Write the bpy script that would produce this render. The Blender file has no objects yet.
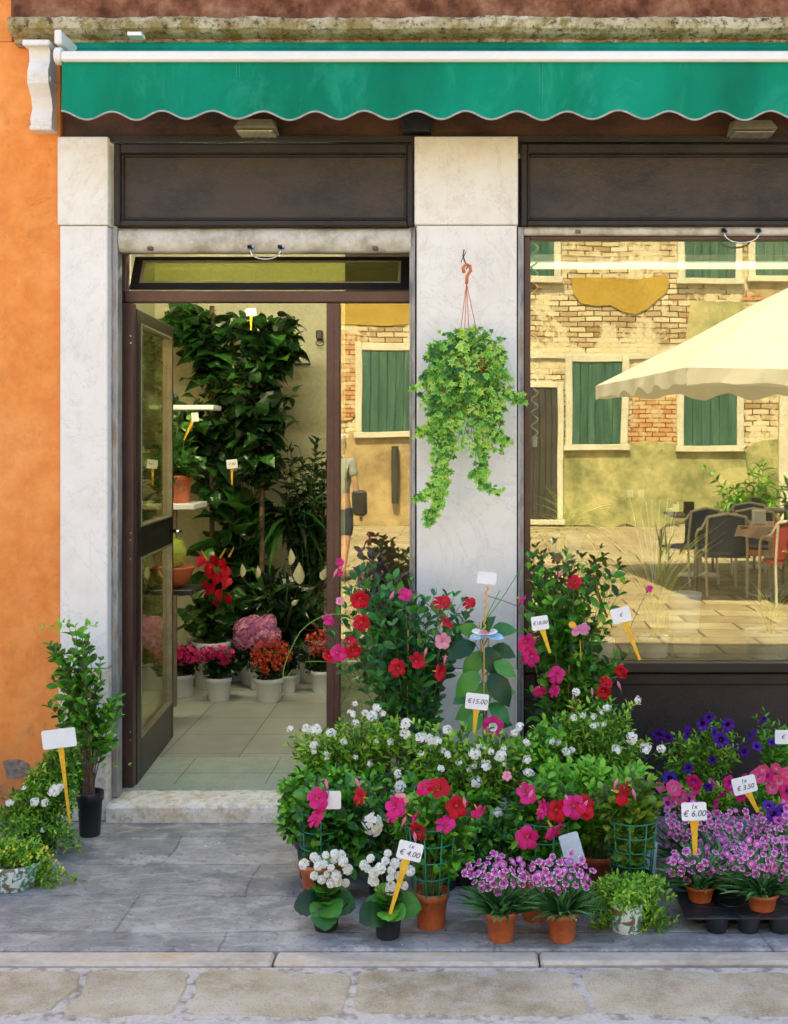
import bpy, math, random
import numpy as np
from mathutils import Vector, Matrix, Quaternion
random.seed(7); RNG = np.random.default_rng(7)
R = math.radians
SC = bpy.context.scene
COL = SC.collection

# ------------------------------------------------------------ camera, sky, sun, exposure
F = 1196.0; VX = 470.0; HY = 440.0; CH = 1.65          # focal length in px, vanishing point, eye height
cam = bpy.data.objects.new('camera', bpy.data.cameras.new('camera'))
COL.objects.link(cam); SC.camera = cam
cam.location = (0, 0, CH); cam.rotation_euler = (R(90), 0, 0)
cam.data.sensor_width = 36; cam.data.lens = F * 36 / 1024
cam.data.shift_x = (394 - VX) / 1024; cam.data.shift_y = -(512 - HY) / 1024
cam.data.clip_end = 500; cam.data.clip_start = 0.05

SUN_EL, SUN_AZ = R(55), R(-14)      # the sun stands high behind the shop, so its front is in open shade
w = bpy.data.worlds.new('World'); SC.world = w; w.use_nodes = True
nt = w.node_tree; nt.nodes.clear()
sky = nt.nodes.new('ShaderNodeTexSky'); sky.sky_type = 'NISHITA'; sky.sun_disc = False
sky.sun_elevation = SUN_EL; sky.sun_rotation = SUN_AZ; sky.dust_density = 2.5; sky.ozone_density = .6
bg = nt.nodes.new('ShaderNodeBackground'); bg.inputs[1].default_value = 0.13
ow = nt.nodes.new('ShaderNodeOutputWorld')
nt.links.new(sky.outputs[0], bg.inputs[0]); nt.links.new(bg.outputs[0], ow.inputs[0])
sl = bpy.data.lights.new('sun', 'SUN'); sl.energy = 4.0; sl.angle = R(0.5); sl.color = (1.0, 0.93, 0.82)
so = bpy.data.objects.new('sun', sl); COL.objects.link(so)
sd = Vector((math.sin(SUN_AZ) * math.cos(SUN_EL), math.cos(SUN_AZ) * math.cos(SUN_EL), math.sin(SUN_EL)))
so.rotation_euler = (-sd).to_track_quat('-Z', 'Y').to_euler(); so.location = (0, 3, 12)
SC.view_settings.view_transform = 'Standard'; SC.view_settings.look = 'None'
SC.view_settings.exposure = 2.18; SC.view_settings.gamma = 1
SC.cycles.max_bounces = 7; SC.cycles.diffuse_bounces = 4; SC.cycles.glossy_bounces = 4
SC.cycles.transparent_max_bounces = 10; SC.cycles.caustics_reflective = False; SC.cycles.caustics_refractive = False

# ------------------------------------------------------------ helpers: points
def X(px, Y): return (px - VX) / F * Y
def Z(py, Y): return CH - (py - HY) / F * Y
def at(px, py, Y): return np.array((X(px, Y), Y, Z(py, Y)))
def gY(py, z=0.0): return (CH - z) * F / (py - HY)      # depth of a floor point seen at row py

# ------------------------------------------------------------ helpers: materials
class NG:
    def __init__(s, name):
        s.m = bpy.data.materials.new(name); s.m.use_nodes = True
        s.t = s.m.node_tree; s.t.nodes.clear()
        s.out = s.n('ShaderNodeOutputMaterial'); s.b = s.n('ShaderNodeBsdfPrincipled')
        s.l(s.b.outputs[0], s.out.inputs[0])
        s._tc = None
    def n(s, k, **kw):
        o = s.t.nodes.new(k)
        for a, b in kw.items(): setattr(o, a, b)
        return o
    def l(s, a, b): s.t.links.new(a, b)
    def tc(s, scale=(1, 1, 1), swz=False):
        if s._tc is None: s._tc = s.n('ShaderNodeTexCoord')
        v = s._tc.outputs['Object']
        if swz:                         # use x and z as the texture plane (walls)
            sp = s.n('ShaderNodeSeparateXYZ'); cb = s.n('ShaderNodeCombineXYZ')
            s.l(v, sp.inputs[0]); s.l(sp.outputs[0], cb.inputs[0]); s.l(sp.outputs[2], cb.inputs[1]); s.l(sp.outputs[1], cb.inputs[2]); v = cb.outputs[0]
        mp = s.n('ShaderNodeMapping'); mp.inputs['Scale'].default_value = scale
        s.l(v, mp.inputs[0]); return mp.outputs[0]
    def noise(s, scale, detail=6, rough=.6, vec=None, stretch=(1, 1, 1), dist=0):
        o = s.n('ShaderNodeTexNoise'); o.inputs['Scale'].default_value = scale; o.inputs['Detail'].default_value = detail
        o.inputs['Roughness'].default_value = rough; o.inputs['Distortion'].default_value = dist
        s.l(vec if vec is not None else s.tc(stretch), o.inputs['Vector']); return s.math('ADD', s.math('MULTIPLY', s.math('SUBTRACT', o.outputs[0], .5), 1.65), .5)
    def ramp(s, fac, stops):
        o = s.n('ShaderNodeValToRGB'); e = o.color_ramp.elements
        while len(e) < len(stops): e.new(.5)
        for k, (p, c) in enumerate(stops):
            e[k].position = p; e[k].color = (*c, 1) if not isinstance(c, (int, float)) else (c, c, c, 1)
        s.l(fac, o.inputs[0]); return o.outputs[0]
    def mix(s, fac, a, b, mode='MIX'):
        o = s.n('ShaderNodeMix', data_type='RGBA', blend_type=mode)
        for sock, v in ((o.inputs[0], fac), (o.inputs[6], a), (o.inputs[7], b)):
            if isinstance(v, (int, float)): sock.default_value = v
            elif isinstance(v, tuple): sock.default_value = (*v, 1)
            else: s.l(v, sock)
        return o.outputs[2]
    def math(s, op, a, b=0.0):
        o = s.n('ShaderNodeMath', operation=op)
        for sock, v in ((o.inputs[0], a), (o.inputs[1], b)):
            if isinstance(v, (int, float)): sock.default_value = v
            else: s.l(v, sock)
        return o.outputs[0]
    def bump(s, h, strength=.4, dist=.01, prev=None):
        o = s.n('ShaderNodeBump'); o.inputs['Strength'].default_value = strength; o.inputs['Distance'].default_value = dist
        s.l(h, o.inputs['Height'])
        if prev is not None: s.l(prev, o.inputs['Normal'])
        s.l(o.outputs[0], s.b.inputs['Normal']); return o.outputs[0]
    def fin(s, col=None, rough=None, metal=None, spec=None):
        if col is not None:
            if isinstance(col, tuple): s.b.inputs['Base Color'].default_value = (*col, 1)
            else: s.l(col, s.b.inputs['Base Color'])
        if rough is not None:
            if isinstance(rough, (int, float)): s.b.inputs['Roughness'].default_value = rough
            else: s.l(rough, s.b.inputs['Roughness'])
        if metal is not None: s.b.inputs['Metallic'].default_value = metal
        if spec is not None: s.b.inputs['Specular IOR Level'].default_value = spec
        return s.m

def surf(name, c1, c2, scale=6, rough=.6, bump=.15, fine=60, metal=0, stretch=(1, 1, 1), c3=None, spec=None, bd=.004, mot=.38):
    g = NG(name); n1 = g.noise(scale, 7, .65, stretch=stretch); n2 = g.noise(fine, 4, .6, stretch=stretch)
    c = g.ramp(n1, [(.32, c1), (.68, c2)] if c3 is None else [(.28, c1), (.55, c2), (.74, c3)])
    c = g.mix(mot, c, g.mix(n2, (.3, .3, .3), (1.15, 1.15, 1.15)), 'MULTIPLY')
    g.bump(g.math('ADD', g.math('MULTIPLY', n1, .7), g.math('MULTIPLY', n2, .3)), bump, bd)
    return g.fin(c, rough, metal, spec)

def leafmat(name, dark, mid, light, rough=.33, transl=.3, rnd=True):
    g = NG(name)
    at_ = g.n('ShaderNodeAttribute', attribute_name='lv')
    n = g.noise(30, 3, .6)
    f = g.math('ADD', at_.outputs['Fac'], g.math('MULTIPLY', g.math('SUBTRACT', n, .5), .35))
    dark = tuple(v * .55 for v in dark); c = g.ramp(f, [(.12, dark), (.46, mid), (.84, light)])
    g.fin(c, rough, spec=.45)
    tr = g.n('ShaderNodeBsdfTranslucent'); g.l(g.mix(.5, c, light), tr.inputs[0])
    ms = g.n('ShaderNodeMixShader'); ms.inputs[0].default_value = transl
    g.l(g.b.outputs[0], ms.inputs[1]); g.l(tr.outputs[0], ms.inputs[2]); g.l(ms.outputs[0], g.out.inputs[0])
    return g.m

def petal(name, c, c2=None, transl=.3, rough=.55):
    c2 = c2 or tuple(min(1, v * 1.5 + .02) for v in c)
    g = NG(name); at_ = g.n('ShaderNodeAttribute', attribute_name='lv')
    n = g.noise(55, 3, .6)
    f = g.math('ADD', g.math('MULTIPLY', at_.outputs['Fac'], .6), g.math('MULTIPLY', n, .45))
    col = g.ramp(f, [(.15, c), (.85, c2)]); g.fin(col, rough, spec=.3)
    tr = g.n('ShaderNodeBsdfTranslucent'); g.l(col, tr.inputs[0])
    ms = g.n('ShaderNodeMixShader'); ms.inputs[0].default_value = transl
    g.l(g.b.outputs[0], ms.inputs[1]); g.l(tr.outputs[0], ms.inputs[2]); g.l(ms.outputs[0], g.out.inputs[0])
    return g.m

def glassmat(name, refl, tint, thru=(.9, .92, .85)):
    g = NG(name)
    gl = g.n('ShaderNodeBsdfGlossy'); gl.inputs['Roughness'].default_value = 0.0; gl.inputs[0].default_value = (*tint, 1)
    tp = g.n('ShaderNodeBsdfTransparent'); tp.inputs[0].default_value = (*thru, 1)
    fr = g.n('ShaderNodeLayerWeight'); fr.inputs[0].default_value = .5
    f = g.math('ADD', g.math('MULTIPLY', g.math('POWER', fr.outputs['Facing'], 4.0), .8), refl + .03)
    f.node.use_clamp = True
    nz = g.noise(1.3, 2, .4); bp = g.n('ShaderNodeBump'); bp.inputs['Strength'].default_value = .012; bp.inputs['Distance'].default_value = .05
    g.l(nz, bp.inputs['Height']); g.l(bp.outputs[0], gl.inputs['Normal'])
    ms = g.n('ShaderNodeMixShader'); g.l(f, ms.inputs[0]); g.l(tp.outputs[0], ms.inputs[1]); g.l(gl.outputs[0], ms.inputs[2])
    g.l(ms.outputs[0], g.out.inputs[0]); return g.m

# ------------------------------------------------------------ helpers: meshes
ORG = {}                       # world origin of each object
def norm(v): v = np.asarray(v, float); return v / (np.linalg.norm(v, axis=-1, keepdims=True) + 1e-9)
class MB:
    def __init__(s): s.V = []; s.L = []; s.T = []; s.M = []; s.A = []; s.n = 0
    def add(s, verts, faces, m=0, a=.5):
        s.V.append(np.asarray(verts, float).reshape(-1, 3))
        s.L.append(np.concatenate([np.asarray(f, int) for f in faces]) + s.n)
        s.T.append(np.array([len(f) for f in faces]))
        k = len(faces)
        s.M.append(np.full(k, m) if np.isscalar(m) else np.asarray(m)); s.A.append(np.full(k, float(a)) if np.isscalar(a) else np.asarray(a, float))
        s.n += len(s.V[-1]); return s
    def inst(s, T, P, D, U, S, a=None, m=None):
        P = np.asarray(P, float).reshape(-1, 3); N = len(P)
        if N == 0: return s
        D = norm(np.broadcast_to(np.asarray(D, float), (N, 3))); U = np.broadcast_to(np.asarray(U, float), (N, 3))
        U = U + RNG.normal(0, 1e-3, (N, 3))
        z = norm(U - (U * D).sum(1, keepdims=True) * D); x = np.cross(D, z)
        S = np.broadcast_to(np.asarray(S, float).reshape(-1, 1) if np.ndim(S) < 2 else S, (N, 3))
        v = T['v']
        W = (v[None, :, 0:1] * S[:, None, 0:1]) * x[:, None, :] + (v[None, :, 1:2] * S[:, None, 1:2]) * D[:, None, :] + (v[None, :, 2:3] * S[:, None, 2:3]) * z[:, None, :] + P[:, None, :]
        nv = len(v); s.V.append(W.reshape(-1, 3))
        s.L.append((T['l'][None, :] + (np.arange(N) * nv)[:, None] + s.n).ravel())
        s.T.append(np.tile(T['t'], N)); s.M.append(np.tile(T['m'], N) if m is None else np.repeat(np.asarray(m), len(T['t'])))
        a = RNG.random(N) if a is None else np.broadcast_to(a, (N,))
        s.A.append(np.repeat(a, len(T['t']))); s.n += N * nv; return s
    def box(s, x0, x1, y0, y1, z0, z1, m=0, bev=0.0):
        if x0 > x1: x0, x1 = x1, x0
        if z0 > z1: z0, z1 = z1, z0
        if y0 > y1: y0, y1 = y1, y0
        if bev <= 0:
            v = [(x, y, z) for z in (z0, z1) for y in (y0, y1) for x in (x0, x1)]
            return s.add(v, [(0, 2, 3, 1), (4, 5, 7, 6), (0, 1, 5, 4), (2, 6, 7, 3), (0, 4, 6, 2), (1, 3, 7, 5)], m)
        b = min(bev, (x1 - x0) * .45, (y1 - y0) * .45, (z1 - z0) * .45); v = []; f = []
        c = [((x0, b), (x1, -b)), ((y0, b), (y1, -b)), ((z0, b), (z1, -b))]; idx = {}
        for i in range(2):
            for j in range(2):
                for k in range(2):
                    for ax in range(3):
                        p = [c[0][i], c[1][j], c[2][k]]
                        q = [p[t][0] + (0 if t == ax else p[t][1]) for t in range(3)]
                        idx[(i, j, k, ax)] = len(v); v.append(q)
        for ax in range(3):
            o = [t for t in range(3) if t != ax]
            for s0 in range(2):
                ring = []
                for a_, b_ in ((0, 0), (1, 0), (1, 1), (0, 1)):
                    key = [0, 0, 0]; key[ax] = s0; key[o[0]] = a_; key[o[1]] = b_; ring.append(idx[(*key, ax)])
                f.append(ring)
        for ax in range(3):
            o = [t for t in range(3) if t != ax]
            for a_ in range(2):
                for b_ in range(2):
                    k0 = [0, 0, 0]; k1 = [0, 0, 0]; k0[ax] = 0; k1[ax] = 1; k0[o[0]] = k1[o[0]] = a_; k0[o[1]] = k1[o[1]] = b_
                    f.append([idx[(*k0, o[0])], idx[(*k1, o[0])], idx[(*k1, o[1])], idx[(*k0, o[1])]])
        for i in range(2):
            for j in range(2):
                for k in range(2): f.append([idx[(i, j, k, t)] for t in range(3)])
        return s.add(v, f, m)
    def tube(s, pts, r, n=6, m=0, a=.5, cap=True):
        P = np.asarray(pts, float); K = len(P); r = np.broadcast_to(np.asarray(r, float), (K,))
        T = np.gradient(P, axis=0); T = norm(T)
        ref = np.array((0, 0, 1.)) if abs(T[0][2]) < .9 else np.array((1., 0, 0))
        u = norm(np.cross(T[0], ref)); V = []
        for i in range(K):
            u = norm(u - np.dot(u, T[i]) * T[i]); w_ = np.cross(T[i], u)
            for k in range(n):
                t = 2 * math.pi * k / n; V.append(P[i] + r[i] * (math.cos(t) * u + math.sin(t) * w_))
        f = [(i * n + k, i * n + (k + 1) % n, (i + 1) * n + (k + 1) % n, (i + 1) * n + k) for i in range(K - 1) for k in range(n)]
        if cap: f += [tuple(range(n))[::-1], tuple((K - 1) * n + k for k in range(n))]
        return s.add(V, f, m, a)
    def lathe(s, prof, c=(0, 0, 0), n=24, m=0, sx=1, sy=1, a=.5):
        V = []; f = []
        for (r, z) in prof:
            for k in range(n):
                t = 2 * math.pi * k / n; V.append((c[0] + sx * r * math.cos(t), c[1] + sy * r * math.sin(t), c[2] + z))
        for i in range(len(prof) - 1):
            for k in range(n): f.append((i * n + k, i * n + (k + 1) % n, (i + 1) * n + (k + 1) % n, (i + 1) * n + k))
        if prof[0][0] > 1e-6: f.append(tuple(range(n))[::-1])
        if prof[-1][0] > 1e-6: f.append(tuple((len(prof) - 1) * n + k for k in range(n)))
        return s.add(V, f, m, a)
    def prism(s, poly, y0, y1, m=0):                 # polygon given in x,z, extruded along y
        k = len(poly); V = [(p[0], y0, p[1]) for p in poly] + [(p[0], y1, p[1]) for p in poly]
        f = [tuple(range(k)), tuple(range(2 * k - 1, k - 1, -1))] + [(i, i + k, (i + 1) % k + k, (i + 1) % k) for i in range(k)]
        return s.add(V, f, m)
    def grid(s, pts, m=0, a=.5, close=False):            # pts [rows][cols]
        P = np.asarray(pts, float); r, c = P.shape[:2]; f = []
        for i in range(r - 1):
            for j in range(c if close else c - 1):
                f.append((i * c + j, i * c + (j + 1) % c, (i + 1) * c + (j + 1) % c, (i + 1) * c + j))
        return s.add(P.reshape(-1, 3), f, m, a)
    def mesh(s, name, mats, origin=(0, 0, 0), smooth=False):
        me = bpy.data.meshes.new(name)
        V = np.concatenate(s.V) - np.asarray(origin); L = np.concatenate(s.L).astype(np.int32); T = np.concatenate(s.T).astype(np.int32)
        me.vertices.add(len(V)); me.vertices.foreach_set('co', V.astype(np.float32).ravel())
        me.loops.add(len(L)); me.loops.foreach_set('vertex_index', L)
        me.polygons.add(len(T)); st = np.concatenate([[0], np.cumsum(T)[:-1]]).astype(np.int32)
        me.polygons.foreach_set('loop_start', st); me.polygons.foreach_set('loop_total', T)
        me.polygons.foreach_set('material_index', np.concatenate(s.M).astype(np.int32))
        me.polygons.foreach_set('use_smooth', np.full(len(T), bool(smooth)))
        for mm in (mats if isinstance(mats, (list, tuple)) else [mats]): me.materials.append(mm)
        at_ = me.attributes.new('lv', 'FLOAT', 'FACE'); at_.data.foreach_set('value', np.concatenate(s.A).astype(np.float32))
        me.update(calc_edges=True); me.validate(); return me
    def build(s, name, mats, parent=None, smooth=False, origin=None):
        if s.n == 0: return None
        if parent is not None and origin is None: origin = ORG[parent.name]
        if origin is None:
            V = np.concatenate(s.V); origin = np.array((V[:, 0].mean(), V[:, 1].mean(), V[:, 2].min()))
        me = s.mesh(name, mats, origin, smooth)
        o = bpy.data.objects.new(name, me); COL.objects.link(o)
        if parent is not None:
            o.parent = parent; o.location = np.asarray(origin) - ORG[parent.name]
        else: o.location = origin
        ORG[o.name] = np.asarray(origin, float); return o

def tag(o, label=None, cat=None, group=None, kind=None):
    if label: o['label'] = label
    if cat: o['category'] = cat
    if group: o['group'] = group
    if kind: o['kind'] = kind
    return o
def thing(name, loc, label, cat, group=None):
    o = bpy.data.objects.new(name, None); COL.objects.link(o); o.location = loc; o.empty_display_size = .05
    ORG[o.name] = np.asarray(loc, float); return tag(o, label, cat, group)
def put(me, name, parent, loc, face=(0, -1, 0), scale=1.0, roll=None):
    o = bpy.data.objects.new(name, me); COL.objects.link(o)
    q = Vector(face).to_track_quat('Z', 'Y') @ Quaternion((0, 0, 1), random.uniform(0, 6.28) if roll is None else roll)
    o.rotation_mode = 'QUATERNION'; o.rotation_quaternion = q; o.scale = (scale,) * 3
    if parent is not None: o.parent = parent; o.location = np.asarray(loc) - ORG[parent.name]
    else: o.location = loc
    ORG[o.name] = np.asarray(loc, float); return o
def text(s, size, mat, parent, loc, rot, name='lettering', shear=.25, ext=.0006):
    cu = bpy.data.curves.new('t', 'FONT'); cu.body = s; cu.size = size; cu.align_x = 'CENTER'; cu.align_y = 'CENTER'; cu.shear = shear; cu.extrude = ext; cu.offset = size * -.004
    to = bpy.data.objects.new('t', cu); COL.objects.link(to); bpy.context.view_layer.update()
    me = bpy.data.meshes.new_from_object(to.evaluated_get(bpy.context.evaluated_depsgraph_get()))
    bpy.data.objects.remove(to); me.materials.clear(); me.materials.append(mat); me.name = name
    o = bpy.data.objects.new(name, me); COL.objects.link(o); o.parent = parent
    o.location = np.asarray(loc) - ORG[parent.name]; o.rotation_euler = rot; ORG[o.name] = np.asarray(loc, float); return o

# ------------------------------------------------------------ templates: leaves, petals
def T(v, f, m=None): return dict(v=np.asarray(v, float), l=np.concatenate([np.asarray(q, int) for q in f]), t=np.array([len(q) for q in f]), m=np.zeros(len(f), int) if m is None else np.asarray(m))
def leafT(prof, fold=.25, curl=.25, wave=0, notch=0):     # prof: (t, half width); unit length along +y, normal +z
    v = []; f = []
    for i, (t, wd) in enumerate(prof):
        z = -curl * t * t + .12 * t; y = t - curl * .3 * t * t
        wz = wave * (1 if i % 2 else -1)
        v += [(-wd, y - (notch if i == 0 else 0), z + fold * wd + wz), (0, y, z), (wd, y - (notch if i == 0 else 0), z + fold * wd - wz)]
    for i in range(len(prof) - 1):
        a = 3 * i; f += [(a, a + 1, a + 4, a + 3), (a + 1, a + 2, a + 5, a + 4)]
    return T(v, f)
OVAL = leafT([(0, .02), (.2, .17), (.45, .25), (.72, .2), (.9, .09), (1, .005)])
SMALL = leafT([(0, .02), (.35, .17), (.7, .15), (1, .005)], .3, .2)
NEEDLE = leafT([(0, .05), (.5, .07), (1, .005)], .3, .15)
HEART = leafT([(0, .22), (.12, .36), (.3, .4), (.55, .31), (.8, .14), (1, .005)], .22, .45, 0, .1)
BROAD = leafT([(0, .05), (.08, .2), (.16, .3), (.26, .36), (.36, .45), (.48, .44), (.6, .48), (.7, .41), (.8, .37), (.88, .26), (.95, .16), (1, .02)], .18, .35, .02)
BLADE = leafT([(0, .02), (.25, .022), (.5, .02), (.75, .014), (1, .002)], .5, .5)
BLADE2 = leafT([(0, .03), (.3, .045), (.6, .04), (.85, .02), (1, .002)], .5, .9)
LONG = leafT([(0, .03), (.2, .11), (.45, .14), (.7, .1), (.9, .04), (1, .004)], .3, .55)
def ivyT():
    out = [(0, 0), (.22, -.08), (.5, .12), (.26, .3), (.4, .62), (.14, .62), (0, 1.0), (-.14, .62), (-.4, .62), (-.26, .3), (-.5, .12), (-.22, -.08)]
    v = [(0, .32, .06)] + [(x, y, -.12 * (abs(x) + max(0, y - .5))) for x, y in out]
    inner = [(x * .55, .32 + (y - .32) * .55, .03) for x, y in out]; v += inner
    f = []; m = []; n = len(out)
    for i in range(n):
        j = (i + 1) % n
        f.append((0, 1 + n + i, 1 + n + j)); m.append(0); f.append((1 + n + i, 1 + i, 1 + j, 1 + n + j)); m.append(1)
    return T(v, f, m)
IVY = ivyT()
PET = T([(-.12, 0, 0), (.12, 0, 0), (.42, .55, .1), (.3, .95, -.02), (0, 1.02, -.06), (-.3, .95, -.02), (-.42, .55, .1), (0, .5, .02)], [(0, 1, 2, 7), (7, 2, 3, 4), (7, 4, 5, 6), (0, 7, 6)])

def lv(n): return RNG.random(n)
def bez(a, b, c, n):
    t = np.linspace(0, 1, n)[:, None]; return (1 - t) ** 2 * a + 2 * t * (1 - t) * b + t * t * c
def inell(e, Yc, k=1):            # random points of ellipsoids given as px,py,rx,ry (pixels), dy (m), Y
    px, py, rx, ry, rd = e[:5]; Yq = e[5] if len(e) > 5 else Yc
    out = []
    for _ in range(k):
        while True:
            q = RNG.uniform(-1, 1, 3)
            if q @ q <= 1: break
        q = q / (np.linalg.norm(q) ** .45 + 1e-6)
        if np.linalg.norm(q) > 1: q /= np.linalg.norm(q)
        out.append(at(px + q[0] * rx, py + q[1] * ry, Yq + q[2] * rd))
    return out
def leaves_on(lf, TT, C, t0, n, size, spread=1.0, up=.35, jit=.35, opp=True, ma=None):
    k = len(C); tl = np.linspace(t0, 1, n); P = []; D = []; U = []; S = []
    ph = random.uniform(0, 6.28)
    for i, t in enumerate(tl):
        x = t * (k - 1); j = min(int(x), k - 2); p = C[j] + (C[j + 1] - C[j]) * (x - j); tg = norm(C[j + 1] - C[j])
        ref = np.array((0, 0, 1.)) if abs(tg[2]) < .85 else np.array((0, 1., 0)); u = norm(np.cross(tg, ref)); v = np.cross(tg, u)
        ph += 1.57 + random.uniform(-.3, .3)
        for sgn in ((1, -1) if opp else (1,)):
            d = tg * (.45 + .5 * (i == n - 1)) + spread * sgn * (math.cos(ph) * u + math.sin(ph) * v) + np.array((0, 0, up))
            d = d + RNG.normal(0, jit, 3) * .5
            P.append(p); D.append(d); U.append(np.array((0, -.45, 1.)) + RNG.normal(0, .35, 3)); S.append(size * random.uniform(.6, 1.15) * (1 - .25 * (i == n - 1)))
    lf.inst(TT, P, D, U, S, a=lv(len(P)) if ma is None else np.clip(RNG.normal(ma, .27, len(P)), 0, 1))
def bush(lf, st, base, ells, Yc, nb, nl, TT, size, t0=.35, rs=.0022, br=.02, opp=True, spread=1.0, up=.35, sag=.12, ma=None):
    wts = np.array([e[2] * e[3] for e in ells], float); wts /= wts.sum(); tips = []
    if Yc < 5.15: nb = int(nb * 1.5); size = size * 1.18
    for _ in range(nb):
        e = ells[RNG.choice(len(ells), p=wts)]; tip = inell(e, Yc)[0]
        b = base + np.array((random.uniform(-br, br), random.uniform(-br, br), 0))
        mid = b * .45 + tip * .55; mid = mid + np.array((-(tip[0] - b[0]) * .3, -(tip[1] - b[1]) * .3, abs(tip[2] - b[2]) * .1 + sag * .3)) + RNG.normal(0, .012, 3)
        C = bez(b, mid, tip, 9)
        if st is not None: st.tube(C, np.linspace(rs, rs * .4, 9), 4, 0, cap=False)
        leaves_on(lf, TT, C, t0, nl, size, spread, up, opp=opp, ma=ma); tips.append((tip, norm(C[-1] - C[-2])))
    return tips

# ------------------------------------------------------------ materials
M = {}
M['stem'] = surf('stem_green', (.07, .13, .03), (.14, .18, .05), 20, .6)
M['wood_stem'] = surf('stem_brown', (.10, .06, .035), (.2, .13, .07), 20, .7)
M['cane'] = surf('cane', (.45, .27, .08), (.6, .4, .15), 20, .6)
M['leaf'] = leafmat('leaf_fresh', (.02, .11, .008), (.07, .31, .015), (.25, .60, .04))
M['leaf_d'] = leafmat('leaf_deep', (.012, .07, .016), (.035, .18, .025), (.13, .40, .035), .36)
M['leaf_b'] = leafmat('leaf_blue_green', (.02, .11, .045), (.035, .19, .055), (.09, .34, .045), .36)
M['leaf_y'] = leafmat('leaf_yellow_green', (.07, .20, .02), (.17, .34, .03), (.38, .50, .05))
M['leaf_small'] = leafmat('leaf_small', (.025, .13, .010), (.13, .40, .018), (.42, .68, .05), .5)
M['leaf_grey'] = leafmat('leaf_grey_green', (.035, .14, .04), (.08, .26, .07), (.16, .38, .11), .5)
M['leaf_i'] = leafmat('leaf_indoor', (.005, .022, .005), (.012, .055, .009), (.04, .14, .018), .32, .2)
M['leaf_red'] = leafmat('leaf_dark_red', (.03, .02, .02), (.06, .035, .03), (.10, .08, .04), .4)
M['ivy'] = leafmat('ivy_centre', (.02, .18, .02), (.08, .40, .03), (.30, .66, .05), .45)
M['ivy_e'] = leafmat('ivy_margin', (.08, .32, .05), (.26, .60, .08), (.58, .82, .16), .45)
M['grass_y'] = leafmat('grass_pale', (.22, .34, .04), (.42, .52, .07), (.66, .68, .16), .5)
M['red'] = petal('petal_red', (.42, .002, .012), (.70, .004, .030))
M['pink'] = petal('petal_magenta', (.55, .006, .12), (.80, .03, .26))
M['lpink'] = petal('petal_light_pink', (.75, .16, .34), (.9, .42, .55))
M['throat'] = petal('flower_throat', (.75, .45, .05), (.9, .7, .15))
M['white'] = petal('petal_white', (.84, .85, .76), (.92, .92, .88), .25)
M['dk_pink'] = petal('dianthus_eye', (.34, .012, .20), (.50, .03, .30))
M['md_pink'] = petal('dianthus_petal', (.60, .07, .42), (.78, .20, .58))
M['pl_pink'] = petal('dianthus_edge', (.75, .45, .66), (.9, .75, .82))
M['violet'] = petal('petal_violet', (.05, .008, .25), (.12, .02, .42))
M['violet_d'] = petal('petal_violet_eye', (.02, .003, .08), (.04, .005, .14))
M['hyd'] = petal('hydrangea_pink', (.55, .10, .34), (.85, .42, .62))
M['ored'] = petal('kalanchoe_red', (.65, .03, .02), (.85, .12, .06))
M['terra'] = surf('terracotta_plastic', (.46, .10, .026), (.58, .15, .042), 12, .42, .05, 90)
M['black'] = surf('black_plastic', (.012, .012, .014), (.03, .03, .033), 10, .42, .05)
M['wpot'] = surf('white_plastic', (.80, .82, .84), (.87, .88, .9), 8, .4, .02, mot=.06)
M['bpot'] = surf('pale_blue_pot', (.50, .62, .72), (.6, .7, .78), 8, .4, .02)
M['soil'] = surf('soil', (.02, .012, .007), (.06, .035, .02), 40, .95, .8)
M['card'] = surf('card_white', (.80, .81, .82), (.86, .87, .88), 14, .5, .02, mot=.05)
M['stake'] = surf('yellow_stake', (.80, .42, .01), (.9, .52, .03), 14, .4, .02)
M['ink'] = NG('ink_blue').fin((.02, .03, .10), .6)
M['cage'] = surf('green_wire', (.006, .17, .10), (.012, .24, .14), 14, .4, .02)
M['plast_or'] = surf('orange_plastic', (.62, .13, .03), (.72, .2, .06), 12, .4, .02)

# facade materials
def mk_orange():
    g = NG('orange_plaster'); n1 = g.noise(1.6, 8, .62); n2 = g.noise(9, 7, .7); n3 = g.noise(90, 3, .6)
    c = g.ramp(n1, [(.25, (.66, .20, .04)), (.5, (.82, .28, .065)), (.78, (.88, .38, .12))])
    c = g.mix(.35, c, g.ramp(n2, [(.35, (.68, .21, .045)), (.65, (.90, .40, .12))]))
    # dirt splashes rising from the pavement
    sp = g.n('ShaderNodeSeparateXYZ'); g.l(g.tc(), sp.inputs[0])
    h = g.math('SUBTRACT', g.math('MULTIPLY', n2, 1.3), g.math('MULTIPLY', sp.outputs[2], 1.9))
    c = g.mix(g.ramp(h, [(.0, 0.0), (.75, .8)]), c, (.16, .10, .07))
    n5 = g.noise(2.6, 9, .75, dist=2.0); c = g.mix(g.ramp(n5, [(.60, 0.0), (.70, .35)]), c, (.60, .22, .07))
    sc_ = g.noise(1.1, 4, .8, stretch=(1, 1, .35), dist=3.0); hair = g.ramp(g.math('ABSOLUTE', g.math('SUBTRACT', sc_, .5)), [(.0, 1.0), (.003, 0.0)])
    c = g.mix(g.math('MULTIPLY', hair, .35), c, (.35, .12, .03))
    g.bump(g.math('ADD', g.math('ADD', g.math('MULTIPLY', n2, .6), g.math('MULTIPLY', n3, .25)), g.math('MULTIPLY', hair, -.3)), .35, .01)
    return g.fin(c, .88, spec=.2)
M['orange'] = mk_orange()
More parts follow.
